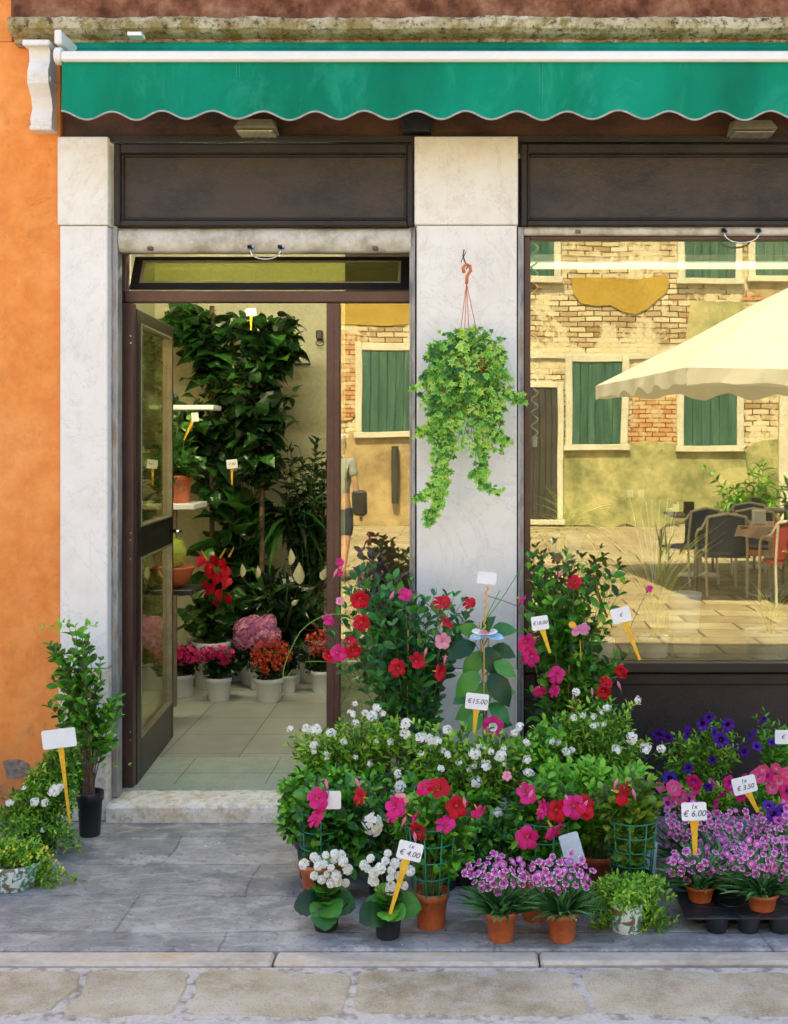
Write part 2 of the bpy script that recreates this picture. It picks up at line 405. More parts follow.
def mk_brown_upper():
    g = NG('red_brown_render'); n = g.noise(7, 8, .7); n2 = g.noise(60, 4, .7)
    c = g.ramp(n, [(.3, (.09, .035, .018)), (.5, (.21, .085, .045)), (.75, (.36, .20, .12))]); g.bump(n2, .5, .01); return g.fin(c, .9, spec=.2)
M['brown_up'] = mk_brown_upper()
def mk_stone(name, base, hi, dirt, moss, amt=.5, scale=3, bump=.35):
    g = NG(name); n1 = g.noise(scale, 8, .65); n2 = g.noise(scale * 7, 8, .75); n3 = g.noise(140, 3, .6)
    c = g.ramp(n1, [(.3, base), (.65, hi)])
    c = g.mix(g.ramp(n2, [(.5, 0.0), (.72, amt)]), c, dirt)
    n4 = g.noise(scale * 2.3, 6, .7)
    c = g.mix(g.ramp(n4, [(.52, 0.0), (.66, amt * .8)]), c, moss)
    if 'stone_' in name:
        st1 = g.noise(5, 7, .75, stretch=(3.2, 1, .22)); c = g.mix(g.ramp(st1, [(.60, 0.0), (.85, .38)]), c, dirt)
        ve = g.noise(1.4, 6, .7, dist=2.5); c = g.mix(g.ramp(g.math('ABSOLUTE', g.math('SUBTRACT', ve, .5)), [(.0, .28), (.02, 0.0)]), c, (.42, .40, .38))
        sp = g.n('ShaderNodeSeparateXYZ'); g.l(g.tc(), sp.inputs[0]); hh = g.math('SUBTRACT', g.math('MULTIPLY', n2, .9), g.math('MULTIPLY', sp.outputs[2], 1.3)); c = g.mix(g.ramp(hh, [(.1, 0.0), (.7, .55)]), c, (.34, .30, .26))
    g.bump(g.math('ADD', g.math('MULTIPLY', n2, .8), g.math('MULTIPLY', n3, .3)), bump, .008); return g.fin(c, .75, spec=.3)
M['cornice'] = mk_stone('weathered_cornice', (.36, .28, .12), (.66, .60, .42), (.06, .045, .02), (.28, .21, .05), 1.0, 5, 1.0)
M['pilaster'] = mk_stone('white_stone_pilaster', (.80, .77, .72), (.85, .83, .78), (.60, .56, .50), (.68, .62, .52), .2, 1.6, .12)
M['capital'] = mk_stone('cream_stone_capital', (.78, .75, .66), (.84, .82, .76), (.60, .48, .29), (.72, .64, .46), .28, 2.2, .15)
M['step'] = mk_stone('worn_step_stone', (.74, .69, .58), (.86, .83, .74), (.30, .21, .13), (.55, .43, .27), .6, 4, .6)
def mk_wood(name, c1, c2, c3, rough=.4):
    g = NG(name); n = g.noise(2.5, 8, .7, stretch=(1, 1, 1.5)); n2 = g.noise(38, 8, .8, stretch=(1, 1, 1.3), dist=1.0)
    c = g.ramp(n, [(.3, c1), (.6, c2)]); c = g.mix(g.ramp(n2, [(.60, 0.0), (.85, .45)]), c, c3)
    g.bump(n2, .7, .004); return g.fin(c, rough, spec=.5)
M['sign'] = mk_wood('dark_varnished_panel', (.016, .011, .008), (.048, .032, .021), (.16, .12, .075), .38)
M['sign_frame'] = mk_wood('dark_panel_frame', (.010, .008, .007), (.025, .018, .014), (.06, .045, .03), .45)
M['beam'] = mk_wood('old_beam', (.035, .016, .009), (.11, .045, .02), (.22, .11, .06), .7)
M['low_panel'] = mk_wood('dark_brown_lower_panel', (.012, .007, .005), (.028, .015, .010), (.07, .035, .02), .5)
M['frame'] = surf('bronze_aluminium', (.085, .045, .036), (.115, .062, .05), 3, .38, .03, 80, .35)
M['frame_d'] = surf('dark_aluminium', (.012, .010, .010), (.022, .018, .017), 4, .35, .03, 80, .2)
M['bead'] = surf('glazing_bead', (.30, .27, .20), (.42, .38, .28), 6, .35, .02, 80, .5)
M['galv'] = surf('galvanised_steel', (.22, .24, .27), (.48, .50, .53), 14, .45, .2, 60, .5, stretch=(1, 1, .3), c3=(.35, .30, .26))
M['shutter'] = surf('dirty_white_shutter', (.40, .38, .30), (.62, .60, .52), 9, .5, .15, 50, 0, c3=(.70, .68, .62))
M['chrome'] = NG('polished_metal').fin((.6, .6, .6), .18, 1.0)
M['rust'] = surf('rusty_metal', (.10, .05, .03), (.25, .14, .08), 30, .7, .3)
def mk_awning():
    g = NG('green_awning_cloth'); n = g.noise(2.2, 7, .6, stretch=(1, 1, .35)); n2 = g.noise(5, 8, .75, stretch=(1, 1, .5), dist=.8)
    c = g.ramp(n, [(.25, (.001, .21, .12)), (.75, (.003, .36, .22))])
    c = g.mix(g.ramp(n2, [(.55, 0.0), (.85, .45)]), c, (.05, .50, .34))
    wv = g.noise(400, 2, .5); g.bump(g.math('ADD', g.math('MULTIPLY', n, 1.0), g.math('MULTIPLY', wv, .05)), .35, .02)
    g.fin(c, .75, spec=.2)
    tr = g.n('ShaderNodeBsdfTranslucent'); g.l(c, tr.inputs[0]); ms = g.n('ShaderNodeMixShader'); ms.inputs[0].default_value = .3
    g.l(g.b.outputs[0], ms.inputs[1]); g.l(tr.outputs[0], ms.inputs[2]); g.l(ms.outputs[0], g.out.inputs[0]); return g.m
M['awning'] = mk_awning()
M['trim'] = surf('awning_braid', (.34, .36, .33), (.48, .48, .44), 20, .8, .1)
M['white_alu'] = surf('white_enamel', (.74, .74, .70), (.80, .80, .76), 2, .35, .02, mot=.04)
M['lamp_body'] = surf('lamp_housing', (.35, .33, .24), (.45, .42, .3), 8, .5, .02)
M['lamp_glass'] = surf('lamp_lens', (.60, .56, .34), (.72, .68, .42), 8, .3, .02)
# the ground
def mk_slabs():
    g = NG('grey_trachyte_slabs'); v0 = g.tc(); nz = g.n('ShaderNodeTexNoise'); nz.inputs['Scale'].default_value = 2.6; nz.inputs['Detail'].default_value = 5; g.l(v0, nz.inputs[0])
    nz2 = g.n('ShaderNodeTexNoise'); nz2.inputs['Scale'].default_value = 14; g.l(v0, nz2.inputs[0]); vv = g.mix(.012, g.mix(.06, v0, nz.outputs[1]), nz2.outputs[1])
    br = g.n('ShaderNodeTexBrick'); g.l(vv, br.inputs[0]); br.offset = .43; br.offset_frequency = 2
    br.inputs['Scale'].default_value = 1; br.inputs['Brick Width'].default_value = .83; br.inputs['Row Height'].default_value = .30
    br.inputs['Mortar Size'].default_value = .006; br.inputs['Mortar Smooth'].default_value = 1.0
    br.inputs['Color1'].default_value = (.30, .29, .275, 1); br.inputs['Color2'].default_value = (.39, .375, .35, 1); br.inputs['Mortar'].default_value = (.20, .195, .19, 1)
    n1 = g.noise(5, 8, .7); n2 = g.noise(28, 8, .75); n3 = g.noise(1.7, 5, .6); ns = g.noise(5, 8, .75, stretch=(.8, 1.5, 1), dist=1.6)
    c = g.mix(.75, br.outputs[0], g.ramp(n1, [(.3, (.45, .45, .47)), (.5, (.85, .85, .86)), (.7, (1.3, 1.27, 1.22))]), 'MULTIPLY')
    c = g.mix(g.ramp(ns, [(.5, 0.0), (.68, .6)]), c, (.56, .54, .52))
    c = g.mix(g.ramp(n2, [(.57, 0.0), (.7, .6)]), c, (.13, .12, .115))
    c = g.mix(g.ramp(n3, [(.55, 0.0), (.75, .25)]), c, (.32, .28, .22))
    v1 = g.noise(11, 9, .82, stretch=(1, 1.2, 1), dist=2.2); c = g.mix(g.ramp(v1, [(.62, 0.0), (.78, .75)]), c, (.58, .57, .56)); v2 = g.noise(60, 4, .8); c = g.mix(g.ramp(v2, [(.70, 0.0), (.82, .8)]), c, (.07, .065, .06)); v3 = g.noise(.9, 5, .7); c = g.mix(g.ramp(v3, [(.5, 0.0), (.8, .55)]), c, (.16, .155, .15))
    h = g.math('ADD', g.math('MULTIPLY', br.outputs[1], -.5), g.math('ADD', g.math('MULTIPLY', n1, .8), g.math('MULTIPLY', n2, .5)))
    g.bump(h, .6, .012); return g.fin(c, g.ramp(n1, [(.3, .5), (.7, .75)]), spec=.35)
M['slabs'] = mk_slabs()
def mk_tan():
    g = NG('tan_paving_stone'); n1 = g.noise(3.2, 8, .68); n2 = g.noise(150, 3, .7); n3 = g.noise(12, 7, .75)
    c = g.ramp(n1, [(.25, (.30, .235, .14)), (.5, (.47, .385, .25)), (.78, (.62, .54, .40))])
    c = g.mix(g.ramp(n3, [(.5, 0.0), (.75, .55)]), c, (.60, .56, .50))
    sp = g.n('ShaderNodeTexVoronoi'); sp.inputs['Scale'].default_value = 95; g.l(g.tc(), sp.inputs[0])
    c = g.mix(g.ramp(sp.outputs[0], [(.12, .75), (.3, 0.0)]), c, (.24, .19, .13))
    c = g.mix(g.ramp(n2, [(.55, 0.0), (.7, .5)]), c, (.55, .50, .40))
    g.bump(g.math('ADD', n2, g.math('MULTIPLY', n3, 1.2)), .6, .006); return g.fin(c, .85, spec=.2)
M['tan'] = mk_tan()
M['tan_grey'] = surf('grey_paving_stone', (.42, .39, .35), (.60, .56, .51), 5, .85, .5, 110, c3=(.5, .47, .42), bd=.006)
M['mortar'] = surf('pale_mortar', (.30, .265, .22), (.62, .56, .48), 22, .9, .6, 70, c3=(.57, .52, .46), bd=.008)
M['kerb'] = surf('pale_kerb_stone', (.40, .33, .25), (.62, .54, .43), 4, .85, .5, 80, c3=(.62, .45, .28), stretch=(.5, 1, 1), bd=.006)
def mk_square():
    g = NG('sunny_square_paving'); v0 = g.tc()
    br = g.n('ShaderNodeTexBrick'); g.l(v0, br.inputs[0]); br.inputs['Scale'].default_value = 1; br.inputs['Brick Width'].default_value = .8; br.inputs['Row Height'].default_value = .4
    br.inputs['Mortar Size'].default_value = .012; br.inputs['Color1'].default_value = (.28, .22, .13, 1); br.inputs['Color2'].default_value = (.40, .33, .21, 1); br.inputs['Mortar'].default_value = (.10, .08, .05, 1)
    n = g.noise(2, 8, .7); c = g.mix(.6, br.outputs[0], g.ramp(n, [(.3, (.6, .6, .6)), (.7, (1.2, 1.2, 1.2))]), 'MULTIPLY')
    g.bump(n, .3, .02); return g.fin(c, .9, spec=.2)
M['square'] = mk_square()
def mk_tile():
    g = NG('worn_floor_tile'); v0 = g.tc()
    br = g.n('ShaderNodeTexBrick'); g.l(v0, br.inputs[0]); br.offset = 0; br.inputs['Scale'].default_value = 1; br.inputs['Brick Width'].default_value = .38; br.inputs['Row Height'].default_value = .38
    br.inputs['Mortar Size'].default_value = .003; br.inputs['Color1'].default_value = (.34, .36, .33, 1); br.inputs['Color2'].default_value = (.42, .44, .40, 1); br.inputs['Mortar'].default_value = (.12, .11, .09, 1)
    n = g.noise(6, 8, .7); c = g.mix(.6, br.outputs[0], g.ramp(n, [(.3, (.62, .62, .6)), (.7, (1.1, 1.1, 1.08))]), 'MULTIPLY')
    g.bump(br.outputs[1], -.3, .003); return g.fin(c, g.ramp(n, [(.3, .32), (.7, .5)]), spec=.4)
M['tile'] = mk_tile()
M['tile_g'] = surf('pale_green_tile', (.36, .44, .37), (.46, .53, .45), 7, .35, .05, 60)
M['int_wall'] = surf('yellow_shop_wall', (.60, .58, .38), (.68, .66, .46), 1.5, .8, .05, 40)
M['int_dim'] = surf('dimmed_shop_wall', (.055, .045, .026), (.085, .07, .04), 1.5, .8, .05, 40)  # dimness of the room behind the display window, put into the wall colour
M['ceil'] = surf('shop_ceiling', (.5, .48, .35), (.56, .54, .4), 1.5, .8, .03, 40)
M['glass'] = glassmat('window_glass', .165, (1.0, .94, .66))
M['glass_door'] = glassmat('door_glass', .06, (1, 1, .85), (.80, .82, .62))
M['glass_side'] = glassmat('side_pane_glass', .17, (1.0, .93, .66))
M['glass_tr'] = glassmat('transom_glass', .02, (.9, 1, .9), (.75, .78, .50))

# ------------------------------------------------------------ the ground
YF = 5.2
gm = MB(); gm.grid([[(x, y, -.022) for x in (-90, 90)] for y in (-110, 3.0)]); tag(gm.build('ground', M['square'], origin=(0, 0, 0)), kind='structure')
gm = MB(); gm.box(-9, 9, 3.875, YF + .3, -.2, 0, bev=.006); tag(gm.build('pavement', M['slabs'], origin=(.12, .17, 0)), kind='structure')
gm = MB(); x = -9.0
while x < 9:
    l = random.uniform(.35, 1.2); gm.box(x, min(x + l, 9) - .006, 3.785 + random.uniform(-.012, .012), 3.871, -.2, -.002 - random.uniform(0, .006), bev=.010); x += l
tag(gm.build('kerb', M['kerb'], origin=(0, 0, 0)), kind='structure')
gm = MB(); gm.grid([[(x, y, -.018) for x in np.linspace(-9, 9, 60)] for y in np.linspace(2.0, 3.78, 8)]); 
tag(gm.build('paving_mortar', M['mortar'], origin=(0, 0, 0)), kind='structure')
def rough_stone(mb, x0, x1, y0, y1, zt, jit=.008, m=0):
    n = 44; pts = []; ph = [random.uniform(0, 6.28) for _ in range(6)]; cx, cy = (x0 + x1) / 2, (y0 + y1) / 2; hx, hy = (x1 - x0) / 2, (y1 - y0) / 2
    for k in range(n):
        t = 2 * math.pi * k / n; c, s_ = math.cos(t), math.sin(t); p = 16.0
        q = (abs(c) ** p + abs(s_) ** p) ** (-1 / p)
        j = sum(math.sin(t * (a + 2) + ph[a]) / (a + 2) for a in range(6)) * jit * 1.6 + random.uniform(-1, 1) * jit * .22
        pts.append((cx + c * q * (hx + j), cy + s_ * q * (hy + j)))
    rings = [[(a, b, -.021) for a, b in pts], [(cx + (a - cx) * .985, cy + (b - cy) * .97, zt - .003) for a, b in pts], [(cx + (a - cx) * .965, cy + (b - cy) * .93, zt) for a, b in pts]]
    mb.grid(rings, m, close=True); k0 = mb.n
    mb.add(rings[2], [tuple(range(n))], m)
gm = MB()
edges = [-3.0, -2.02, -1.32, -.87, -.34, .33, .985, 1.62, 2.3, 3.1]
xs = [X(-260, 3.6), X(-60, 3.6), X(72, 3.6), X(188, 3.6), X(352, 3.6), X(584, 3.6), X(815, 3.6), X(990, 3.6)]
for a, b in zip(xs[:-1], xs[1:]): rough_stone(gm, a + .012, b - .012, 3.462, 3.752, -.012, .010)
tag(gm.build('paving_stones', M['tan'], origin=(0, 0, 0)), kind='structure')
gm = MB(); x = -2.4
for k, px in enumerate([-300, 120, 480, 705, 1000]):
    if k: rough_stone(gm, X(prev, 3.3) + .006, X(px, 3.3) - .006, 3.10, 3.435, -.012, .004)
    prev = px
for y0, y1 in ((2.7, 3.08), (2.25, 2.68)):
    x = -3.2
    while x < 3: l = random.uniform(.6, 1.0); rough_stone(gm, x, x + l - .02, y0, y1, -.012, .006); x += l
tag(gm.build('paving_slabs', M['tan_grey'], origin=(0, 0, 0)), kind='structure')

# ------------------------------------------------------------ the shop building
B = thing('shop_building', (0, YF, 0), 'orange plastered old building holding the flower shop front', 'building')
def bx(name, mat, parent, *a, bev=0.0, m=0):
    mb = MB(); mb.box(*a, bev=bev); return mb.build(name, mat, parent)
def XF(px, Y=YF): return X(px, Y)
xl0, xl1 = XF(60), XF(109.5)              # left pilaster
xc0, xc1 = XF(415.5), XF(517.5)           # central pilaster
xr0, xr1 = 1.95, 2.40                     # right pilaster, beyond the frame
# walls
bx('wall', M['orange'], B, -9, xl0, YF, YF + .3, 0, 3.38); bx('wall', M['orange'], B, xr1, 9, YF, YF + .3, 0, 3.38)
# grey scar in the plaster low on the wall
sc = MB(); p0 = np.array((XF(15), Z(769, YF)))
poly = [(p0[0] + .055 * math.cos(t) * (1 + .25 * math.sin(3 * t + 1)), p0[1] + .052 * math.sin(t) * (1 + .2 * math.cos(2 * t))) for t in np.linspace(0, 6.1, 16)]
sc.prism(poly, YF - .002, YF + .001); sc.build('bare_patch', surf('bare_render', (.18, .14, .11), (.3, .25, .2), 30, .9, .6), B)
bx('upper_wall', M['brown_up'], B, XF(12), 9, YF - .01, YF + .3, 3.462, 6.4)
bx('wall', M['orange'], B, -9, XF(12) - .002, YF, YF + .3, 3.383, 6.4); bx('wall', M['orange'], B, XF(12), 9, YF + .02, YF + .3, 3.383, 3.46)
bx('roof', M['rust'], B, -9.3, 9.3, YF - .05, YF + 6, 6.403, 6.5)
for q in ((-9, -8.7, YF + .303, 11), (8.7, 9, YF + .303, 11), (-9, 9, 11.003, 11.3)): bx('rear_wall', M['orange'], B, *q, 0, 6.4)
# cornice with broken edge
xa = np.linspace(XF(19), 9, 420); prof = [(0.0, 3.352), (-.055, 3.358), (-.06, 3.37), (-.105, 3.382), (-.13, 3.396), (-.135, 3.428), (-.125, 3.444), (0.0, 3.452)]
rows = []
nzx = np.interp(np.arange(420), np.arange(0, 421, 3), RNG.normal(0, .003, 141)) + RNG.normal(0, .0015, 420)
nz2 = np.interp(np.arange(420), np.arange(0, 421, 4), RNG.normal(0, .0028, 106)) + RNG.normal(0, .0012, 420)
for k, (dy, z) in enumerate(prof):
    e = 0 if k in (0, 7) else 1
    rows.append([(xx, YF + dy * (1 + .0 * e) + e * nzx[i] + e * RNG.normal(0, .002), z + e * nz2[i] * (1 if k > 3 else .5)) for i, xx in enumerate(xa)])
mb = MB(); mb.grid(rows); mb.add([r[0] for r in rows], [tuple(range(8))]); mb.build('cornice', M['cornice'], B)
# scroll bracket under the cornice
prof = [(0, 3.350), (-.10, 3.349), (-.105, 3.33), (-.085, 3.315), (-.088, 3.27), (-.11, 3.225), (-.105, 3.17), (-.07, 3.12), (-.055, 3.075), (-.07, 3.03), (-.065, 2.985), (0, 2.98)]
mb = MB(); xa0, xa1 = XF(37), XF(57)
n = len(prof); V = [(xa0 + (.0 if k % 3 else -.004), YF + a, z) for k, (a, z) in enumerate(prof)] + [(xa1, YF + a, z) for a, z in prof]
mb.add(V, [tuple(range(n)), tuple(range(2 * n - 1, n - 1, -1))] + [(i, i + n, (i + 1) % n + n, (i + 1) % n) for i in range(n)])
mb.box(xa0 - .018, xa1 + .01, YF - .125, YF, 3.325, 3.3505, bev=.004); mb.box(xa0 - .006, xa1 + .006, YF - .095, YF, 3.18, 3.205, bev=.004); mb.box(xa0 - .004, xa1 + .004, YF - .082, YF, 2.978, 2.998, bev=.004)
mb.build('corbel', M['pilaster'], B)
# pilasters
for (a, b, dpt) in ((xl0, xl1, .025), (xc0, xc1, .03), (xr0, xr1, .03)):
    zc = Z(226, YF); zt = Z(138, YF)
    sh = bx('pilaster', M['pilaster'], B, a + .006, b - .004, YF - dpt + .006, YF + .35, Z(668, YF) + .002, zc - .002, bev=.004)
    bx('capital', M['capital'], sh, a - .003, b + .001, YF - dpt, YF + .35, zc + .001, zt, bev=.004)
    bx('plinth', M['step'] if a == xl0 else M['pilaster'], sh, a + .002, b - .002, YF - dpt - .004, YF + .35, 0, Z(668, YF) - .001, bev=.006)
# beam above, lintel box
bx('beam', M['beam'], B, xl0, 9, YF + .03, YF + .30, Z(137, YF), 3.378)
bx('beam', M['sign_frame'], B, xl0 + .02, 9, YF + .005, YF + .028, Z(141.5, YF), Z(135.5, YF))
bx('mounting_box', M['black'], B, XF(402), XF(431), YF - .05, YF + .028, Z(134, YF), Z(112, YF), bev=.006)
# dark sign panels with a moulded frame
for (a, b) in ((XF(113), XF(413.5)), (XF(521), xr0 - .003)):
    z0, z1 = Z(225.5, YF), Z(143, YF)
    p = bx('sign_panel', M['sign'], B, a + .03, b - .03, YF + .035, YF + .10, z0 + .028, z1 - .045)
    mb = MB()
    for (x0, x1, q0, q1) in ((a, a + .028, z0, z1), (b - .028, b, z0, z1), (a + .0285, b - .0285, z0, z0 + .026), (a + .0285, b - .0285, z1 - .043, z1)):
        mb.box(x0, x1, YF + .008, YF + .10, q0, q1, bev=.005)
    for (x0, x1, q0, q1) in ((a + .028, a + .040, z0 + .026, z1 - .043), (b - .040, b - .028, z0 + .026, z1 - .043), (a + .0405, b - .0405, z0 + .026, z0 + .038), (a + .0405, b - .0405, z1 - .055, z1 - .043)):
        mb.box(x0, x1, YF + .020, YF + .06, q0, q1, bev=.004)
    mb.build('panel_frame', M['sign_frame'], p)
# galvanised guide rails
for (p0_, p1_, yy) in ((110.5, 117.5, 5.235), (409.5, 415, 5.235), (518, 523.5, 5.225)):
    mb = MB(); a, b = X(p0_, yy), X(p1_, yy); zt = Z(227, yy)
    mb.box(a, a + .006, yy, yy + .07, .085, zt, bev=.001); mb.box(b - .006, b, yy, yy + .07, .085, zt, bev=.001); mb.box(a + .0065, b - .0065, yy + .008, yy + .06, .085, zt)
    for z in np.arange(.3, zt, .35): mb.lathe([(0, 0), (.004, .0), (.004, .002), (0, .003)], (0, 0, 0), 6) if False else None
    mb.build('guide_rail', M['galv'], B)
# rolled up shutters
def shutter(a, b, py0, py1, yy, px_h, round_=True):
    z0, z1 = Z(py1, yy), Z(py0, yy); rr = (z1 - z0) / 2; mb = MB(); rows = []
    for k in range(13):
        t = -math.pi / 2 + math.pi * k / 12
        rows.append([(xx, yy + rr * .6 - rr * .6 * math.cos(t) + .002 * math.sin(xx * 9) + .0015 * math.sin(xx * 31), (z0 + z1) / 2 + rr * math.sin(t)) for xx in np.linspace(a, b, 60)])
    mb.grid(rows); mb.box(a, b, yy + rr * .6 + .001, yy + .09, z0 + .002, z1 - .002)
    s_ = mb.build('rolling_shutter', M['shutter'], B, smooth=True)
    hx = X(px_h, yy); mb = MB(); t = np.linspace(0, math.pi, 13)
    w_ = .066 if round_ else .075
    mb.tube(np.array([(hx + w_ * math.cos(q), yy - .012 - .004 * math.sin(q), z0 + .016 - .052 * math.sin(q) ** .7) for q in t]), .0042, 8)
    mb.box(hx - w_ - .014, hx - w_ + .014, yy - .012, yy + .004, z0 + .010, z0 + .028, bev=.002); mb.box(hx + w_ - .014, hx + w_ + .014, yy - .012, yy + .004, z0 + .010, z0 + .028, bev=.002)
    mb.build('handle', M['chrome'], s_, smooth=True)
    for px in (150, 375) if round_ else (578,):
        bb = MB(); c = (X(px, yy), yy + .002, z0 + .014); bb.box(c[0] - .012, c[0] + .012, yy - .007, yy + .02, c[2] - .008, c[2] + .008, bev=.003); bb.build('bolt', M['rust'], s_)
shutter(X(118, 5.23), X(411, 5.23), 227, 251.5, 5.23, 266)
shutter(X(524, 5.23), xr0 - .01, 226.5, 235, 5.23, 741, False)
# shop door front: bronze aluminium
YD = 5.36
def fx(px): return X(px, YD)
def fz(py): return Z(py, YD)
ztop = fz(250); zfl = .09
mb = MB()
mb.box(fx(121), fx(133), YD, YD + .055, zfl, fz(303), bev=.003); mb.box(fx(123), fx(412.5), YD, YD + .055, fz(302), fz(291), bev=.003)
mb.box(fx(124), fx(412.5), YD + .004, YD + .05, fz(297), fz(295.5)); mb.box(fx(121), fx(125.5), YD, YD + .055, fz(302) + .001, ztop, bev=.002)
mb.box(fx(411.3), fx(416), YD, YD + .055, zfl, ztop, bev=.002); mb.box(fx(126), fx(411), YD + .002, YD + .05, fz(252.5), ztop + .02, bev=.002)
mb.box(fx(340.5), fx(411), YD, YD + .05, zfl, zfl + .05, bev=.003)
df = mb.build('door_frame', M['frame'], B)
mu = MB(); mu.box(fx(326.5), fx(340), YD - .004, YD + .055, zfl, fz(303) - .001, bev=.003); mu.box(fx(332), fx(334), YD - .007, YD - .0035, zfl, fz(303) - .001); mu.build('mullion', M['frame'], df)
bx('side_pane', M['glass_side'], df, fx(340) + .001, fx(411), YD + .022, YD + .028, zfl + .051, fz(303))
# jamb linings between the stone and the door frame
mb = MB(); mb.box(X(110, 5.32), fx(121) - .001, 5.315, 5.50, zfl, 2.9); mb.box(fx(416) + .001, xc0 + .02, 5.315, 5.50, zfl, 2.9); mb.box(xc1 - .02, X(526, 5.32), 5.315, 5.52, .0, 2.9); mb.build('jamb', M['frame_d'], B)
# transom hopper tilted inwards
tr = MB(); zb, zt = fz(289.5), fz(256); yb, yt = YD + .002, YD + .10
def tq(u, v): # u along x in px at the bottom edge, v from 0 (bottom) to 1 (top)
    return None
def tilt_bar(mb, x0, x1, v0, v1, th=.03):
    V = []
    for dy in (0, th):
        for (xx, v) in ((x0, v0), (x1, v0), (x1, v1), (x0, v1)): V.append((xx, yb + (yt - yb) * v + dy, zb + (zt - zb + .012) * v + dy * .0))
    mb.add(V, [(0, 1, 2, 3), (7, 6, 5, 4), (0, 4, 5, 1), (1, 5, 6, 2), (2, 6, 7, 3), (3, 7, 4, 0)])
x0, x1 = fx(129), fx(409)
tilt_bar(tr, x0, x1, 0, .2); tilt_bar(tr, x0, x1, .88, 1); tilt_bar(tr, x0, x0 + .04, .2, .88); tilt_bar(tr, x1 - .04, x1, .2, .88)
tw = tr.build('transom_window', M['frame_d'], B)
bd = MB(); 
for q in ((x0 + .04, x1 - .04, .2, .24), (x0 + .04, x1 - .04, .83, .88), (x0 + .04, x0 + .052, .24, .83), (x1 - .052, x1 - .04, .24, .83)): 
    tilt_bar(bd, *q, th=.02)
bo = bd.build('glazing_bead', M['bead'], tw); bo.location.y -= .002
gp = MB(); tilt_bar(gp, x0 + .053, x1 - .053, .24, .83, .006); g_ = gp.build('pane', M['glass_tr'], tw); g_.location.y += .012
# the open door leaf, hinged left and swung into the shop
TH = R(93.5); WL = .88; hx, hy = fx(134), YD + .05
dl = thing('tmp', (hx, hy, zfl), None, None); dl.name = 'shop_door'; ORG['shop_door'] = np.array((hx, hy, zfl)); dl.parent = B; dl.location = np.array((hx, hy, zfl)) - ORG['shop_building']
H = fz(305) - zfl - .01
def dbox(name, mat, x0, x1, y0, y1, z0, z1, bev=.003, parent=None):
    mb = MB(); mb.box(x0, x1, y0, y1, z0, z1, bev=bev); o = bpy.data.objects.new(name, mb.mesh(name, mat)); COL.objects.link(o); o.parent = parent or dl; ORG[o.name] = np.zeros(3); return o
mb = MB(); e = .085
for q in ((0, e, 0, .045, 0, H), (WL - .05, WL, 0, .045, 0, H), (e + .001, WL - .051, 0, .045, 0, .19), (e + .001, WL - .051, 0, .045, H - .06, H), (e + .001, WL - .051, 0, .045, 1.02, 1.16)): mb.box(*q, bev=.003)
fr = bpy.data.objects.new('leaf_frame', mb.mesh('leaf_frame', M['frame_d'])); COL.objects.link(fr); fr.parent = dl
mb = MB(); xa, xb = e + .001, WL - .051
for z0, z1 in ((.19, 1.02), (1.16, H - .06)):
    for q in ((xa, xa + .008, z0, z1), (xb - .008, xb, z0, z1), (xa + .0085, xb - .0085, z0, z0 + .008), (xa + .0085, xb - .0085, z1 - .008, z1)): mb.box(q[0], q[1], -.004, .049, q[2], q[3])
mb.box(WL + .0005, WL + .004, .004, .041, .01, H - .01)
o = bpy.data.objects.new('glazing_bead', mb.mesh('glazing_bead', M['bead'])); COL.objects.link(o); o.parent = dl
dbox('pane', M['glass_door'], e + .009, WL - .06, .02, .026, .199, 1.011, 0); dbox('pane', M['glass_door'], e + .009, WL - .06, .02, .026, 1.169, H - .069, 0)
mb = MB(); mb.tube([(WL - .10, -.002, 1.09), (WL - .10, -.055, 1.09), (WL - .13, -.06, 1.09), (WL - .24, -.06, 1.092)], .009, 8); mb.tube([(WL - .10, .046, 1.09), (WL - .10, .10, 1.09), (WL - .13, .105, 1.09), (WL - .24, .105, 1.092)], .009, 8)
o = bpy.data.objects.new('handle', mb.mesh('handle', M['chrome'], smooth=True)); COL.objects.link(o); o.parent = dl
dl.rotation_euler = (0, 0, TH)
# screws on the hinge jamb
mb = MB()
for py in (339, 347, 534, 541, 548, 560, 730, 738):
    for k in (0,): mb.lathe([(0, 0), (.0045, 0), (.0045, .003), (0, .0035)], (0, 0, 0), 8)
mb = MB()
for py in (336, 343, 533, 540, 559, 732, 740): c = at(130.5, py, YD); mb.box(c[0] - .004, c[0] + .004, YD - .003, YD, c[2] - .004, c[2] + .004, bev=.0015)
mb.build('screws', M['chrome'], df)
# doorstep
mb = MB(); xs0, xs1 = X(103, 5.16), xc0 - .002
nx = 60; ya = 5.15; rows = []
for (yy, zz) in ((ya + .004, 0), (ya, .045), (ya + .001, .064), (ya + .012, .076), (ya + .05, .079), (YD - .02, .080), (YD + .0, .080)):
    rows.append([(xx, yy + RNG.normal(0, .0015), zz + (RNG.normal(0, .0012) if zz > 0 else 0)) for xx in np.linspace(xl1 - .0005, xs1, nx)])
mb.grid(rows); mb.build('doorstep', M['step'], B)
# floor of the shop
bx('floor', M['tile'], B, -8.6, 8.6, 5.88, 11, .03, .088)
bx('threshold_tiles', M['tile_g'], B, xl1, xc0, YD + .001, 5.878, .03, .09)
mb = MB()
for px in (178, 268, 352): mb.box(X(px, 5.5) - .0015, X(px, 5.5) + .0015, YD + .06, 5.878, .088, .0905)
mb.box(xl1, xc0, 5.60, 5.603, .088, .0906); mb.build('tile_joint', M['rust'], B)
